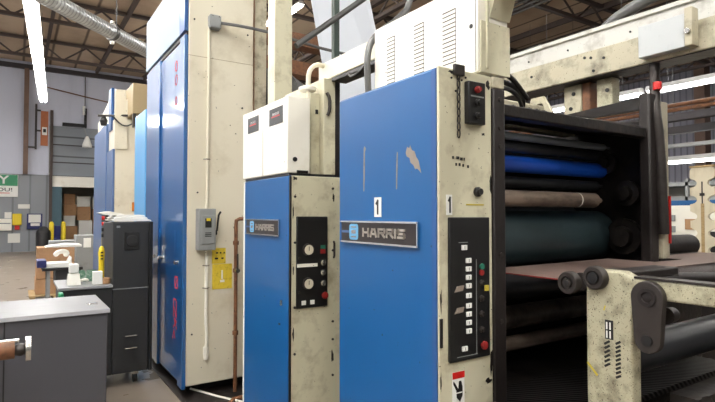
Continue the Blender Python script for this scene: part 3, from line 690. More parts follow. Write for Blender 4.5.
# operator side frame
fr = bx(1.228, 1.495, 1.36, 1.3705, .0, 2.125).build('side_frame', 'cream', U, .005)
bx(1.262, 1.495, 1.371, 2.028, .0, 2.12).build('side_frame_core', 'cream', U, .004)
bx(1.495, 1.56, 1.35, 1.42, .0, 2.08).build('frame_edge_post', 'dark_brown', U, .006)
bx(1.495, 1.56, 1.352, 2.05, 2.08, 2.125).build('frame_cap', 'cream_dirty', U, .006)
for z in (2.04, 1.93, 1.86, 1.45, 1.2): MB().cyl((1.53, 1.352, z), (1.53, 1.345, z), .009, n=10).build('bolt', 'iron', U)
# push-button station
ps = bx(1.352, 1.438, 1.335, 1.36, 1.93, 2.085).build('button_station', 'black', U, .004)
for z, m_ in ((2.055, 'red_dim'), (2.008, 'hose'), (1.96, 'hose')):
    MB().lathe((1.393, 1.335, z), (0, -1, 0), [(0, .013), (.008, .013), (.010, .009), (.018, .008)], 18).build('knob', m_, ps, smooth=False)
bx(1.362, 1.428, 1.334, 1.336, 2.028, 2.033).build('separator', 'grey_metal', ps)
# chain
ch = MB()
for k in range(9):
    z = 2.095-k*.0255; n = 10; pts = []
    for i in range(n+1):
        a = 2*math.pi*i/n
        dx, dz = .0065*math.cos(a), .0155*math.sin(a)
        pts.append((1.318+(dx if k % 2 else 0), 1.352+(0 if k % 2 else dx)-.0, z+dz))
    ch.tube(pts, .0026, 5)
ch.build('chain', 'iron', U)
bx(1.295, 1.345, 1.345, 1.36, 2.10, 2.14).build('chain_bracket', 'iron', U, .004)
# engraved marks and knobs on the frame
mk = MB()
for (x, z, ww) in ((1.292, 1.80, .008), (1.312, 1.80, .014), (1.331, 1.797, .012), (1.348, 1.797, .005), (1.308, 1.776, .006), (1.324, 1.776, .008), (1.342, 1.774, .007), (1.366, 1.771, .008)): mk.box(x, x+ww, 1.358, 1.36, z, z+.010)
mk.build('hole_row', 'ink_black', U)
MB().lathe((1.415, 1.36, 1.685), (0, -1, 0), [(0, .018), (.01, .018), (.014, .012), (.022, .012)], 16).build('knob', 'hose', U)
bx(1.36, 1.45, 1.3585, 1.36, 1.635, 1.640).build('yellow_stripe', 'yellow_mark', U)
n1 = bx(1.262, 1.290, 1.358, 1.36, 1.60, 1.672).build('number_label', 'white', U)
MB().stroke([(-.006, .040), (.0, .050), (.0, .0)], .007, (1.279, 1.358, 1.611), *WY, .0008).build('numeral', 'ink_black', n1)
for x, z in ((1.29, 2.09), (1.31, 2.045), (1.325, 2.092), (1.34, 2.088), (1.36, 2.10)): MB().cyl((x, 1.36, z), (x, 1.357, z), .004, n=8).build('screw', 'ink_black', U)

def button_grid(parent, y):
    cp = bx(1.268, 1.468, y-.012, y, 1.083, 1.592).build('control_panel', 'black', parent, .003)
    f = y-.012
    for (x, z) in ((1.322, 1.475), (1.343, 1.428), (1.343, 1.398), (1.343, 1.368), (1.343, 1.338), (1.343, 1.303), (1.343, 1.267), (1.343, 1.237), (1.343, 1.207), (1.343, 1.177), (1.322, 1.117)):
        q = bx(x, x+.026, f-.006, f, z, z+.018).build('white_button', 'white', cp, .002)
        bx(x+.012, x+.0135, f-.0066, f-.006, z+.004, z+.014).build('legend', 'ink_black', q)
    for z in (1.338, 1.262): MB().prism([(1.288, z-.01), (1.328, z-.006), (1.334, z+.012), (1.300, z+.010)], 1, f-.003, f).build('tape_label', 'bare', cp)
    for z in (1.352, 1.296, 1.240, 1.184): MB().lathe((1.422, f, z), (0, -1, 0), [(0, .012), (.006, .012), (.008, .007), (.012, .006)], 16).build('knob', 'iron', cp)
    bx(1.428, 1.442, f-.02, f-.010, 1.325, 1.345).build('yellow_tag', 'yellow_mark', cp)
    MB().cyl((1.422, f, 1.39), (1.422, f-.006, 1.39), .011, n=14).build('indicator_lamp', 'red_dim', cp)
    MB().cyl((1.424, f, 1.412), (1.424, f-.006, 1.412), .011, n=14).build('indicator_lamp', 'led_green', cp)
    MB().lathe((1.425, f, 1.128), (0, -1, 0), [(0, .008), (.008, .008), (.009, .015), (.016, .015), (.019, .009)], 20).build('stop_button', 'red_dim', cp)
    MB().box(1.31, 1.355, f-.001, f, 1.501, 1.503).box(1.300, 1.40, f-.001, f, 1.098, 1.100).box(1.396, 1.398, f-.001, f, 1.1, 1.44).build('panel_line', 'grey_metal', cp)
    return cp
button_grid(U, 1.36)
# hand hazard label
wl = bx(1.287, 1.345, 1.358, 1.36, .925, 1.045).build('hazard_label', 'white', U)
bx(1.287, 1.345, 1.357, 1.358, 1.022, 1.045).build('red_band', 'red', wl)
MB().prism([(1.307, .955), (1.322, .94), (1.334, .96), (1.334, .99), (1.328, 1.012), (1.318, 1.012), (1.314, .985), (1.300, 1.005), (1.292, 1.015), (1.290, 1.006), (1.305, .98)], 1, 1.3565, 1.358).build('hand_symbol', 'ink_black', wl)
bx(1.302, 1.332, 1.3562, 1.3565, .970, .974).build('symbol_line', 'white', wl)
# latch dark slot on the flange
bx(1.230, 1.240, 1.354, 1.3605, 1.14, 1.24).build('latch_slot', 'ink_black', U)

# vent cabinet on top
vc = bx(1.43, 1.595, 1.365, 2.035, 2.135, 2.49).build('vent_cabinet', 'ivory', U, .004)
bx(1.4285, 1.4305, 1.374, 1.376, 2.14, 2.485).build('door_seam', 'ink_black', vc)
for cy, hw, z0 in ((1.904, .03, 2.205), (1.704, .033, 2.205), (1.518, .038, 2.20)):
    lv = MB()
    for k in range(13):
        z = z0+k*.0175
        lv.box(1.4285, 1.4305, cy-hw, cy+hw, z, z+.0034)
    lv.box(1.4288, 1.4306, cy-hw, cy-hw+.002, z0, z0+.212)
    lv.build('louvre_slots', 'iron', vc)
MB().cyl((1.432, 1.398, 2.315), (1.428, 1.398, 2.315), .009, n=12).build('key_hole', 'ink_black', vc)
bx(1.44, 1.60, 1.358, 1.366, 2.135, 2.33).build('end_plate', 'cream', vc, .002)
MB().box(1.465, 1.478, 1.352, 1.36, 2.15, 2.428).build('strap', 'cream', vc, .003)
MB().prism([(1.33, 2.43), (1.36, 2.35), (1.36, 2.43)], 0, 1.49, 1.6).build('corner_gusset', 'cream', vc)

# rollers between the frames (axis along x)
def roller(y, z, r, m_, name='ink_roller', x0=1.60, x1=2.86, lab=None):
    o = MB().lathe((x0, y, z), (1, 0, 0), [(0, r*.35), (.03, r*.35), (.03, r), (x1-x0-.03, r), (x1-x0-.03, r*.35), (x1-x0+.03, r*.35)], 40).build(name, m_, U, .0, False, lab)
    for p in o.data.polygons:
        if len(p.vertices) == 4 and abs(p.normal.x) < .5: p.use_smooth = True
    return o
roller(1.73, 1.990, .019, 'roller_grey')
roller(1.76, 1.940, .028, 'roller_dark')
roller(1.75, 1.855, .042, 'roller_blue', 'blue_roller', lab='glossy blue roller')
roller(1.78, 1.768, .028, 'roller_dark')
roller(1.68, 1.680, .040, 'roller_dirty', 'form_roller', x1=2.68, lab='ink-smeared pale roller')
roller(1.84, 1.482, .143, 'cyl_green', 'blanket_cylinder', x1=2.95, lab='large dark teal cylinder')
roller(1.80, 1.235, .075, 'roller_dark', 'impression_cylinder')
roller(1.72, 1.105, .055, 'roller_brown', 'form_roller', lab='brown-stained lower roller')
roller(1.70, .985, .035, 'roller_dirty', 'form_roller', lab='pale smeared lower roller')
roller(1.95, 1.60, .05, 'roller_dark')
roller(1.95, 1.9, .045, 'roller_dark')
MB().lathe((1.60, 1.66, 1.683), (1, 0, 0), [(0, .036), (.02, .048), (.035, .048), (.04, .036)], 24).build('roller_collar', 'iron', U)
for x in (2.49,): MB().cyl((x, 1.68, 1.680), (x+.006, 1.68, 1.680), .0405, n=28).build('roller_band', 'ivory', U)
# dark cavity behind the rollers: backing sheet added so it looks dark, brackets, drive parts
bx(1.56, 2.9, 2.02, 2.05, .1, 2.08).build('dark_backing', 'grease', U)  # dark sheet added to close the roller nest and keep it dark
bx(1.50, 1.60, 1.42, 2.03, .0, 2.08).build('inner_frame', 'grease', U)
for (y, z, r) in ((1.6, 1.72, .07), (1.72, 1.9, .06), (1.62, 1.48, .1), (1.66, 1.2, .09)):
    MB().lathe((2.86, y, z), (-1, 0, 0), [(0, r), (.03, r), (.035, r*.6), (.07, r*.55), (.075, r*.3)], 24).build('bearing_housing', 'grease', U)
# far side frame and its top
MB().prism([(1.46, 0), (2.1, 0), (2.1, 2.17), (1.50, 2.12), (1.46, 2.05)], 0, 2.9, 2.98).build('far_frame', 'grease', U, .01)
bx(2.745, 2.825, 1.42, 1.48, .9, 2.24).build('far_column', 'dark_brown', U, .01)
bx(2.828, 2.90, 1.405, 1.455, 1.37, 2.20).build('column_strip', 'cream_dirty', U, .004)
bx(2.885, 2.899, 1.395, 1.404, 1.45, 1.70).build('red_strip', 'red', U)
MB().tube([(2.84, 1.44, 2.42), (2.84, 1.44, 2.25), (2.80, 1.42, 2.15), (2.82, 1.41, 2.0), (2.83, 1.40, 1.5)], .026, 12, 1).build('cable_loom', 'iron', U)
MB().cyl((2.818, 1.415, 2.26), (2.82, 1.416, 2.30), .022, n=12).build('red_tape', 'red', U)
# dirty tie bars and ink tray on top
bx(1.56, 2.9, 1.44, 1.50, 2.005, 2.055).build('tie_bar', 'grease', U, .006)
MB().prism([(1.60, 2.06), (1.98, 2.10), (2.02, 2.14), (1.98, 2.15), (1.60, 2.09)], 0, 1.56, 2.9).build('ink_tray', 'grease', U, .004)
MB().hexa([(2.2, 1.52, 2.055), (2.88, 1.48, 2.055), (2.88, 1.60, 2.10), (2.2, 1.66, 2.10)], [(2.2, 1.52, 2.07), (2.88, 1.48, 2.07), (2.88, 1.60, 2.115), (2.2, 1.66, 2.115)]).build('tray_lip', 'iron', U)
MB().hexa([(2.86, 1.5, 2.18), (2.9, 1.5, 2.18), (2.9, 2.1, 2.18), (2.86, 2.1, 2.18)], [(2.86, 1.5, 2.25), (2.9, 1.5, 2.25), (2.9, 2.1, 2.22), (2.86, 2.1, 2.22)]).build('top_rail', 'grease', U)
bx(2.22, 2.42, 1.90, 2.0, 2.08, 2.20).build('oily_block', 'cream_dirty', U, .01)
bx(2.43, 2.85, 1.92, 2.0, 2.08, 2.15).build('cross_rail', 'cream_dirty', U, .008)
MB().tube([(1.60, 1.5, 2.16), (1.80, 1.55, 2.19), (2.05, 1.65, 2.18), (2.2, 1.8, 2.12)], .012, 8, 2).build('cable', 'hose', U)
MB().tube([(1.60, 1.45, 2.12), (1.85, 1.55, 2.16), (2.1, 1.7, 2.13), (2.2, 1.8, 2.08)], .010, 8, 2).build('cable', 'hose', U)
MB().tube([(1.60, 1.6, 2.24), (1.80, 1.55, 2.24), (2.0, 1.6, 2.15)], .012, 8, 2).build('cable', 'hose', U)
# base added as a dark back plate, tread plate and lower oil-stained shelf
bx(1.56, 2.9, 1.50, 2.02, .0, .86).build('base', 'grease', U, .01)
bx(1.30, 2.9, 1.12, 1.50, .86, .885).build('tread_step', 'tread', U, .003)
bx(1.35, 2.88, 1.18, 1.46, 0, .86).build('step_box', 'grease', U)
MB().prism(circle(1.45, 1.3, .06, 16), 2, .886, .91).build('step_pad', 'roller_dirty', U)
bx(2.0, 2.32, 1.74, 1.84, 2.10, 2.175).build('ink_fountain', 'cream_dirty', U, .01)
MB().prism([(1.70, 2.10), (1.78, 2.24), (1.86, 2.24), (1.92, 2.10), (1.87, 2.10), (1.82, 2.20), (1.79, 2.20), (1.75, 2.10)], 0, 2.36, 2.38).build('arched_bracket', 'cream_dirty', U, .004)
for k in range(5): MB().lathe((2.05+.06*k, 1.74, 2.135), (0, -1, 0), [(0, .012), (.02, .012), (.022, .006), (.03, .006)], 12).build('fountain_key', 'iron', U)
# grease smears with a shape of their own, on the frames
def smear(par, cx, cz, w_, h_, y, n=13):
    pts = []
    for i in range(n):
        a = 2*math.pi*i/n; q = random.uniform(.45, 1.0)
        pts.append((cx+w_*math.cos(a)*q, cz+h_*math.sin(a)*q))
    MB().prism(pts, 1, y-.0006, y).build('grease_smear', 'grease', par)
random.seed(11)
for (cx, cz, w_, h_) in ((1.486, 1.05, .010, .06), (1.47, .985, .022, .014), (1.476, 2.09, .014, .02), (1.30, 2.112, .03, .008), (1.236, 1.30, .005, .05), (1.235, 1.02, .005, .04), (1.45, 1.90, .012, .006), (1.487, 1.72, .007, .05)):
    smear(U, cx, cz, w_, h_, 1.36)
# web sheet leading into the nip
WB = MB().prism([(1.70, 1.22), (1.70, 1.62), (2.73, 1.65), (2.73, 1.40), (3.02, 1.40), (3.02, 1.60), (3.68, 1.60), (3.68, 1.22)], 2, 1.3575, 1.3605).build('paper_web', 'belt', U)
bx(1.698, 1.700, 1.22, 1.60, 1.357, 1.361).build('red_edge', 'red_dim', U)

# posts and sliver parts above the far frame
for (y0, y1, m_) in ((1.90, 2.02, 'cream_dirty'), (1.84, 1.895, 'rust'), (1.70, 1.80, 'cream_pit')):
    bx(2.88, 2.96, y0, y1, 2.2, 2.405).build('riser_block', m_, U, .008)
for y, z in ((1.95, 2.35), (1.97, 2.26), (1.73, 2.33)): MB().cyl((2.88, y, z), (2.874, y, z), .012, n=10).build('bolt', 'ink_black', U)

# ------------------------------------------------------------------ overhead beams
B = thing('overhead_beam', (2.86, 1.0, 2.4), 'lower cream oil-spotted box beam crossing above the rollers', 'beam')
bx(2.80, 2.95, -.6, 2.60, 2.410, 2.565).build('beam', 'cream_dirty', B, .006)
bx(2.81, 2.95, -.6, 2.60, 2.405, 2.4095).build('dark_underside', 'grease', B)  # thin dark sheet along the underside of the beam
for y, z in ((1.78, 2.52), (1.765, 2.44), (1.82, 2.53), (1.70, 2.50), (2.2, 2.5), (1.05, 2.5)): MB().cyl((2.80, y, z), (2.794, y, z), .008, n=10).build('bolt', 'ink_black', B)
cb = bx(2.745, 2.799, 1.245, 1.475, 2.430, 2.598).build('cover_box', 'pale_grey', B, .004)
bx(2.735, 2.80, 1.205, 1.243, 2.43, 2.62).build('end_bracket', 'cream_dirty', B, .004)
MB().cyl((2.735, 1.225, 2.50), (2.72, 1.225, 2.50), .014, n=12).build('bracket_bolt', 'steel', B)
B2 = thing('overhead_beam', (3.0, 1.0, 2.6), 'upper pale channel beam behind the cream box beam', 'beam')
bx(2.90, 3.04, -.6, 2.60, 2.575, 2.72).build('channel', 'white_dirty', B2, .006)
bx(2.885, 3.04, -.6, 2.60, 2.70, 2.725).build('top_flange', 'white_dirty', B2, .003)
for y in (.9, 1.3, 1.6, 2.0, 2.3): MB().cyl((2.90, y, 2.64), (2.894, y, 2.64), .006, n=8).build('bolt', 'ink_black', B2)
MB().tube([(2.97, 2.46, 2.74), (2.97, 2.3, 2.76), (3.0, 2.2, 2.74)], .012, 8, 1).build('latch', 'hose', B2)
tag(MB().tube([(3.06, 1.93, 2.6), (3.06, 1.90, 2.72), (3.06, 1.80, 2.80), (3.06, 1.6, 2.86), (3.06, 1.2, 2.93), (3.06, .3, 3.05)], .035, 14, 2).build('flexible_conduit', 'pipe_grey'), 'thick grey conduit arching over the upper channel beam', 'conduit')
# support for the far ends: legs outside the picture
tag(bx(2.84, 2.95, -.6, -.48, 0, 2.404).build('beam_post', 'cream_dirty'), 'cream post carrying the near end of the overhead beams', 'post')
# beam over the vent cabinet (top right)
tb = thing('cable_tray', (1.55, .8, 2.5), 'cream tray beam running toward the viewer from the vent cabinet top', 'beam')
bx(1.50, 1.61, .2, 1.345, 2.43, 2.55).build('tray', 'cream', tb, .004)
bx(1.52, 1.60, .22, .34, 2.55, ROOF-.02).build('hanger_strap', 'pipe_grey', tb)

# ------------------------------------------------------------------ second unit
S = thing('printing_unit', (1.6, 2.9, 0), 'farther blue and cream unit with two white boxes on top and round gauges', 'printing press')
c2 = bx(1.230, 1.256, 2.56, 3.21, .08, 1.815).build('blue_cover', 'blue', S, .006)
bx(1.232, 1.256, 3.212, 3.235, .08, 1.815).build('cover_back_edge', 'ivory', S)
name_plate(3.16, 2.672, 1.487, 1.568, c2)
bx(1.258, 1.60, 2.5595, 3.2, 0, 1.815).build('side_frame_core', 'cream', S)
bx(1.242, 1.60, 2.55, 2.559, 0, 1.815).build('side_frame', 'cream', S, .006)
bx(1.231, 1.241, 2.547, 2.559, .08, 1.81).build('cover_gap', 'ink_black', S)
for z in (1.7, 1.45, 1.1, .85): MB().cyl((1.262, 2.55, z), (1.262, 2.544, z), .007, n=8).build('screw', 'iron', S)
for z in (1.75, 1.4, 1.0, .9, .7): MB().cyl((1.50, 2.55, z), (1.50, 2.544, z), .007, n=8).build('screw', 'iron', S)
bx(1.227, 1.230, 2.66, 2.68, .99, 1.0).build('key_hole', 'steel', c2)
bx(1.227, 1.230, 2.64, 2.66, 1.1, 1.13).build('key_hole', 'steel', c2)
for (cx, cz, w_, h_) in ((1.262, 1.80, .016, .012), (1.252, 1.62, .005, .06), (1.255, .95, .008, .05), (1.50, .80, .010, .05), (1.505, 1.70, .008, .03), (1.254, 1.30, .004, .03)):
    smear(S, cx, cz, w_, h_, 2.55)
# gauges panel
gp = bx(1.268, 1.462, 2.538, 2.55, 1.092, 1.592).build('gauge_panel', 'black', S, .004)
for z in (1.41, 1.225):
    g = MB().lathe((1.335, 2.538, z), (0, -1, 0), [(0, .034), (.014, .034), (.016, .028)], 24).build('gauge', 'iron', gp)
    MB().cyl((1.335, 2.5225, z), (1.335, 2.5215, z), .027, n=24).build('dial', 'dial', g)
    MB().box(1.334, 1.337, 2.5205, 2.5215, z-.005, z+.018).build('needle', 'ink_black', g)
bx(1.270, 1.395, 2.535, 2.538, 1.316, 1.334).build('metal_strip', 'ivory', gp)  # ivory colour paints the bright reflection of the metal
for z, m_ in ((1.335, 'steel'), (1.28, 'steel'), (1.222, 'steel')):
    MB().lathe((1.43, 2.538, z), (0, -1, 0), [(0, .017), (.010, .017), (.012, .011), (.02, .011)], 16).build('knob', m_, gp)
MB().lathe((1.435, 2.538, 1.155), (0, -1, 0), [(0, .012), (.012, .012), (.013, .019), (.022, .019), (.025, .012)], 18).build('stop_button', 'red_dim', gp)
bx(1.415, 1.445, 2.535, 2.538, 1.385, 1.41).build('indicator_lamp', 'red_dim', gp); bx(1.415, 1.445, 2.535, 2.538, 1.412, 1.432).build('indicator_lamp', 'led_green', gp)
for x in (1.297, 1.35): bx(x, x+.027, 2.534, 2.538, 1.11, 1.134).build('white_button', 'white', gp, .002)
for x in (1.285,): MB().cyl((x, 2.538, 1.365), (x, 2.534, 1.365), .008, n=10).build('screw', 'iron', gp); MB().cyl((x, 2.538, 1.18), (x, 2.534, 1.18), .008, n=10).build('screw', 'iron', gp)
MB().tube([(1.505, 2.545, 1.36), (1.50, 2.53, 1.37), (1.50, 2.53, 1.44), (1.505, 2.545, 1.45)], .006, 8).build('pull_handle', 'iron', S)
# two white boxes on top
for y0, y1, n_ in ((2.565, 2.905, 0), (2.915, 3.235, 1)):
    e = bx(1.225, 1.362, y0, y1, 1.83, 2.252).build('drive_box', 'ivory', S, .005)
    L_ = y1-y0
    q = bx(1.223, 1.225, y0+.18*L_, y0+.72*L_, 2.115, 2.21).build('brand_label', 'charcoal', e)
    MB().box(1.222, 1.223, y0+.30*L_, y0+.62*L_, 2.158, 2.165).build('red_line', 'red', q)
    m_ = MB()
    for k in range(7): m_.box(1.222, 1.223, y0+(.32+k*.04)*L_, y0+(.345+k*.04)*L_, 2.168, 2.184)
    m_.build('print', 'steel', q)
MB().box(1.28, 1.345, 2.555, 2.565, 1.83, 1.845).build('oily_edge', 'grease', S)
MB().cyl((1.268, 2.565, 1.905), (1.268, 2.559, 1.905), .013, n=14).build('key_hole', 'ink_black', S)
bx(1.23, 1.59, 2.56, 3.2, 1.815, 1.829).build('box_gap', 'ink_black', S)
# risers behind the boxes
bx(1.39, 1.455, 2.62, 3.1, 1.83, 2.30).build('riser_left', 'cream', S, .004)
bx(1.458, 1.535, 2.58, 3.1, 1.83, 2.385).build('riser_right', 'cream', S, .004)
bx(1.535, 1.57, 2.585, 3.1, 1.83, 2.385).build('riser_edge', 'grease', S, .003)
bx(1.425, 1.44, 2.613, 2.62, 2.18, 2.205).build('slot', 'ink_black', S)
MB().tube([(1.475, 2.575, 2.30), (1.49, 2.567, 2.27), (1.49, 2.567, 2.20), (1.48, 2.575, 2.17)], .01, 8, 1).build('loop', 'iron', S)
MB().lathe((1.395, 2.66, 2.305), (0, 0, 1), [(0, .02), (.012, .05), (.03, .052), (.04, .03)], 24).build('pipe_cap', 'ivory', S)
MB().tube([(1.392, 2.64, 2.20), (1.388, 2.64, 2.39), (1.40, 2.64, 2.44), (1.44, 2.64, 2.475), (1.50, 2.66, 2.48)], .014, 10, 1).build('curved_pipe', 'cream_clean', S)
bx(1.60, 1.62, 2.6, 3.2, 0, 1.8).build('inner_plate', 'grease', S)
bx(1.62, 2.9, 2.7, 3.2, 0, .9).build('base', 'grease', S)
bx(2.9, 2.98, 2.6, 3.2, 0, 2.1).build('far_frame', 'grease', S)
bx(1.62, 2.9, 3.15, 3.2, .9, 2.0).build('dark_backing', 'grease', S)
for y, z in ((2.9, 1.4), (2.9, 1.75)):
    MB().cyl((1.62, y, z), (2.9, y, z), .08, n=28).build('ink_roller', 'roller_dark', S)
# cream beam linking second unit to the vent cabinet
lb = thing('link_beam', (1.5, 2.4, 2.37), 'cream box beam joining the two printing units above head height', 'beam')
bx(1.50, 1.60, 2.05, 2.72, 2.388, 2.495).build('beam', 'cream_clean', lb, .005)
bx(1.505, 1.60, 2.05, 2.57, 2.368, 2.387).build('dark_underside', 'grease', lb)  # dark lower edge below the cream beam
MB().tube([(1.49, 2.36, 2.36), (1.485, 2.33, 2.34), (1.49, 2.27, 2.345), (1.50, 2.22, 2.375)], .008, 8, 1).build('hook', 'hose', lb)
tag(MB().tube([(1.41, 2.055, 2.14), (1.402, 2.055, 2.28), (1.40, 2.055, 2.36), (1.42, 2.055, 2.44), (1.50, 2.055, 2.52), (1.56, 2.055, 2.56), (1.7, 2.06, 2.7), (1.7, 2.06, 3.4)], .016, 10, 2).build('grey_hose', 'pipe_grey'), 'grey hose rising beside the vent cabinet behind the blue cover', 'hose')
# column behind the white boxes, pipe and green post, hanging paper
tag(bx(1.475, 1.61, 3.3, 3.42, 0, ROOF-.02).build('square_column', 'cream', None, .006), 'cream square column rising behind the two white boxes', 'column')
tag(MB().cyl((1.64, 3.30, 2.80), (2.9, 3.25, 3.83), .022, n=12).build('diagonal_pipe', 'pipe_grey'), 'grey diagonal pipe crossing in front of the hanging paper', 'pipe')
tag(bx(1.965, 2.01, 3.32, 3.36, 0, ROOF-.02).build('green_post', 'green_post'), 'slim dark green upright standing before the hanging paper', 'post')
tag(MB().hexa([(3.28, 5.4, 2.2), (4.12, 5.2, 2.2), (4.125, 5.21, 2.2), (3.285, 5.41, 2.2)], [(3.0, 6.9, 8.14), (3.95, 6.9, 8.14), (3.95, 6.92, 8.14), (3.0, 6.92, 8.14)]).build('paper_web', 'web_paper'), 'white paper web hanging between the two printing units', 'paper')
# duct-like drum and tan roof wedge seen in the gap
tag(MB().cyl((2.3, 5.2, 2.9), (3.2, 6.2, 2.95), .3, n=32).build('exhaust_drum', 'pipe_grey'), 'grey round exhaust drum in the gap behind the cream column', 'duct')
for k, (z, y) in enumerate(((3.3, 7.0), (3.9, 7.6), (4.6, 8.2))):
    tag(bx(2.1, 7.5, y, y+.3, z, z+.22).build('timber_beam', 'rust'), 'brown overhead beam in the gap, %s' % ['lowest of three', 'middle of three', 'topmost of three'][k], 'beam', 'brown beams in the gap')

# ------------------------------------------------------------------ foreground roller stand (right)
R = thing('roller_stand', (1.58, .8, 0), 'pitted cream roller stand with arm and round bearings in the right foreground', 'machine frame')
MB().prism([(1.02, 0), (1.02, 1.385), (.985, 1.425), (.90, 1.425), (.865, 1.409), (.25, 1.409), (.25, 1.352), (.845, 1.352), (.868, 1.30), (.872, 0)], 0, 1.56, 1.61).build('side_plate', 'cream_pit', R, .006)
bx(1.558, 1.612, .25, .86, 1.409, 1.415).build('worn_top_edge', 'iron', R)
def boss(y, z, r, hole, nm='bearing'):
    o = MB().lathe((1.56, y, z), (-1, 0, 0), [(0, r), (.022, r), (.027, r*.9), (.027, r*.62), (.020, r*.58), (.020, r*.4), (.028, r*.36)], 32).build(nm, 'iron', R)
    MB().lathe((1.532, y, z), (-1, 0, 0), [(0, hole), (.0025, hole), (.003, hole*.6)], 20).build('bore', 'ink_black', o)
    return o
boss(1.072, 1.374, .038, .008)
boss(.978, 1.400, .038, .018)
lk = MB().prism([(.812+.047*math.cos(a), 1.36+.047*math.sin(a)) for a in [math.pi*i/12 for i in range(13)]]+[(.812+.038*math.cos(a), 1.235+.038*math.sin(a)) for a in [math.pi+math.pi*i/12 for i in range(13)]], 0, 1.535, 1.56).build('link_plate', 'iron', R, .003)
MB().lathe((1.535, .81, 1.36), (-1, 0, 0), [(0, .026), (.004, .026), (.004, .016), (.0, .014), (.002, .006)], 24).build('pivot_bolt', 'dark_brown', lk)
MB().cyl((1.5352, .812, 1.235), (1.532, .812, 1.235), .016, n=20).build('pivot_hole', 'ink_black', lk)
MB().cyl((1.61, 1.072, 1.374), (2.86, 1.072, 1.30), .03, n=20).build('cross_shaft', 'dark_brown', R)
MB().cyl((1.61, .978, 1.395), (1.66, .978, 1.395), .03, n=20).build('stub_shaft', 'iron', R)
bx(1.62, 1.98, .93, 1.02, 1.385, 1.415).build('shaft_bracket', 'dark_brown', R, .006)
MB().cyl((1.66, .98, 1.13), (2.9, .98, 1.13), .065, n=36).build('lower_roller', 'roller_dark', R)
MB().lathe((1.62, .80, 1.30), (1, 0, 0), [(0, .025), (.04, .022), (.06, .012)], 16).build('roller_end', 'iron', R)
bx(1.70, 2.9, .75, .83, .3, 1.05).build('dark_fill_plate', 'grease', R)  # dark plate added to fill the shaded space inside the stand
bx(1.62, 2.9, .88, .94, .0, .86).build('dark_fill_panel', 'grease', R)  # second added plate, keeps the space below the arm dark
MB().tube([(1.72, .74, 1.05), (1.76, .72, .98), (1.73, .70, .92), (1.78, .72, .86)], .018, 8, 2).build('chain_tensioner', 'iron', R)
bx(2.9, 2.96, .3, 1.05, 0, 1.40).build('far_plate', 'grease', R)
# stencilled '11' and smeared lettering
bx(1.5592, 1.56, .928, .955, 1.21, 1.27).build('number_patch', 'ink_black', R)
for yy, z in ((.949, 1.243), (.938, 1.243), (.949, 1.216), (.938, 1.216)): MB().stroke([(0, 0), (0, .018)], .0045, (1.5592, yy, z), *WX, .0006).build('numeral', 'white', R)
m_ = MB()
random.seed(3)
for k in range(6): m_.stroke([(0, 0), (.012, .008)], .007, (1.56, .955-.0*k, 1.125+k*.014), *WX, .0008)
for k in range(9): m_.stroke([(0, 0), (.010, .006)], .007, (1.56, .918-.0*k, 1.098+k*.013), *WX, .0008)
m_.build('stencil_letters', 'ink_black', R)
MB().stroke([(0, 0), (.03, -.03)], .007, (1.56, 1.015, 1.12), *WX, .0007).build('paint_mark', 'yellow_mark', R)
MB().stroke([(0, 0), (.004, .012)], .004, (1.56, .958, 1.30), *WX, .0007).build('paint_mark', 'yellow_mark', R)
# striped idler roller carrying the web
I = thing('idler_roller', (2.9, 1.02, 1.2), 'dark finely striped idler roller under the rosy paper web', 'roller')
MB().cyl((2.05, 1.235, 1.30), (3.7, 1.235, 1.30), .056, n=40).build('shell', 'belt_edge', I)
MB().cyl((1.98, 1.235, 1.30), (2.05, 1.235, 1.30), .02, n=20).build('journal', 'iron', I)
MB().cyl((2.46, 1.235, 1.30), (2.48, 1.235, 1.30), .0575, n=40).build('orange_band', 'amber', I)
bx(3.7, 3.76, 1.14, 1.34, 0, 1.34).build('bearing_post', 'grease', I)
bx(2.0, 2.045, 1.20, 1.27, .887, 1.32).build('bearing_block', 'grease', I)

# dark machine parts past the far frame
o = thing('far_gearbox', (3.5, 1.7, 0), 'dark gearbox with round housing beyond the far frame', 'machine')
bx(3.02, 3.75, 1.62, 2.1, 0, 1.36).build('housing', 'grease', o, .02); MB().cyl((3.02, 1.72, 1.40), (3.8, 1.72, 1.40), .07, n=28).build('drum', 'dark_brown', o)
bx(3.0, 3.1, 1.62, 1.70, 1.36, 1.58).build('bracket', 'cream_pit', o, .01)
bx(3.0, 3.9, 1.2, 1.5, 2.20, 2.24).build('upper_arm', 'rust', o) if False else None
# brown overhead pipes in the right bay
for k, z in enumerate((3.46, 3.38)):
    tag(MB().cyl((9.3, -1, z), (9.3, 8, z), .035, n=8).build('overhead_pipe', 'rust'), 'rust-brown pipe just under the bright lights, %s of two' % ('upper' if k == 0 else 'lower'), 'pipe', 'brown pipes below the right lights')
tag(bx(9.2, 9.35, -1, 8, 3.18, 3.30).build('overhead_rail', 'beam_dark'), 'dark overhead rail below the brown pipes on the right', 'rail')
tag(bx(9.45, 9.6, -1, 8, 3.0, 3.12).build('overhead_rail', 'beam_dark'), 'lower dark overhead rail beyond the brown pipes on the right', 'rail')
tag(bx(10.2, 10.35, -1.5, 9, 2.86, 2.92).build('lamp_rail', 'pale_grey'), 'white rail above the lower lights over the workbench', 'rail')
tag(bx(23.4, 23.9, 9.9, 10.3, 0, ROOF-.02).build('brown_column', 'brown_post'), 'brown steel column before the lilac right wall', 'column')

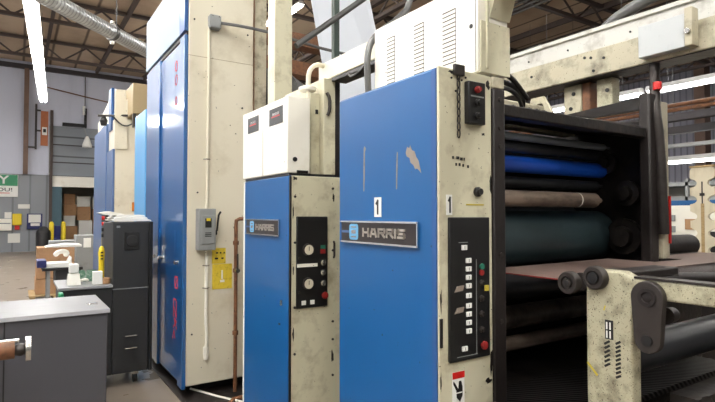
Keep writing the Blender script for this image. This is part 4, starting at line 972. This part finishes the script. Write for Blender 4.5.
# notched racks for rollers, plywood
def rack_board(y0, lab):
    W_ = .235; pts_l, pts_r = [], []
    z = .95; H = 2.10
    r = .045
    left = [(y0+W_, z)]; right_ = [(y0, z)]
    for k in range(6):
        zc = 1.06+k*.175
        left += [(y0+W_, zc-r)]+[(y0+W_-r*1.5*math.sin(math.radians(a)), zc-r*math.cos(math.radians(a))) for a in range(20, 180, 20)]+[(y0+W_, zc+r+.01)]
        right_ += [(y0, zc-r)]+[(y0+r*1.5*math.sin(math.radians(a)), zc-r*math.cos(math.radians(a))) for a in range(20, 180, 20)]+[(y0, zc+r+.01)]
    left += [(y0+W_, H-.03), (y0+W_-.02, H)]; right_ += [(y0, H-.03), (y0+.02, H)]
    t = thing('roller_rack', (6, y0+W_/2, 0), lab, 'rack', 'plywood roller racks')
    MB().prism(left+right_[::-1], 0, 6.0, 6.04).build('notched_board', 'plywood', t)
    bx(5.99, 6.05, y0, y0+W_, H, H+.02).build('top_strip', 'wood', t)
    bx(5.997, 6.0, y0+W_*.42, y0+W_*.56, 1.1, 1.72).build('slot_strip', 'wood', t)
    bx(5.996, 6.0, y0+W_*.40, y0+W_*.60, 1.80, 1.83).build('metal_tag', 'iron', t)
    bx(5.996, 6.0, y0+W_*.47, y0+W_*.52, 1.72, 1.95).build('bolt_line', 'iron', t)
    bx(5.98, 6.3, y0, y0+W_, 0, .95).build('foot', 'grease', t)
rack_board(2.46, 'plywood roller rack with round notches, the one fully in view right of the press'); rack_board(2.14, 'plywood roller rack with round notches cut by the right edge of the photo')
b = thing('white_cabinet', (7, 3.4, 0), 'white cabinet standing behind the plywood racks', 'cabinet')
bx(7, 7.5, 2.4, 3.45, 0, 1.72).build('body', 'ivory', b, .01)
for z in (1.52, 1.38, 1.24): bx(6.98, 7.0, 3.32, 3.42, z, z+.08).build('drawer_front', 'grey_metal', b); 
bx(6.98, 7.0, 3.0, 3.2, 1.42, 1.55).build('picture_label', 'card', b); bx(6.98, 7.0, 2.75, 2.95, 1.15, 1.4).build('door_window', 'hose', b)
b = thing('storage_shelf', (12, 6, 0), 'tall grey shelving with blue beam behind the white cabinet', 'shelving')
for z in (.5, 1.3, 1.9, 2.2): bx(11.5, 12.2, 3.2, 7.2, z, z+.08).build('shelf_board', 'grey_metal', b)
bx(11.48, 11.5, 3.2, 7.2, 1.78, 1.9).build('blue_beam', 'blue', b)
for y in (3.2, 5.2, 7.15): bx(11.5, 11.58, y, y+.06, 0, 2.35).build('upright', 'grey_metal', b)
bx(12.2, 12.25, 3.2, 7.2, 0, 2.3).build('back_panel', 'dock', b)
random.seed(5)
for k in range(9):
    y = 3.35+k*.42; h = random.uniform(.15, .32); zf = (1.381, .581)[k % 2] if k % 3 else 1.981
    h = min(h, .2) if zf > 1.9 else h
    tag(bx(11.6, 11.95, y, y+.3, zf, zf+h).build('storage_bin', 'ivory' if k % 2 else 'card', None, .01), ('white' if k % 2 else 'brown')+' bin on the grey shelving seen past the press', 'bin', 'bins on the far shelving '+('white' if k % 2 else 'brown'))

# ------------------------------------------------------------------ light and film
wd = bpy.data.worlds.new('World'); SC.world = wd; wd.use_nodes = True
wd.node_tree.nodes['Background'].inputs[0].default_value = (1, .96, .9, 1)
wd.node_tree.nodes['Background'].inputs[1].default_value = .14
SC.view_settings.view_transform = 'Standard'; SC.view_settings.look = 'None'
SC.view_settings.gamma = 1; SC.view_settings.use_curve_mapping = False
SC.view_settings.exposure = 0.3
SC.cycles.use_denoising = True
SC.cycles.max_bounces = 6
SC.cycles.sample_clamp_indirect = 8
for o in bpy.data.objects:
    if '_w' in o: del o['_w']
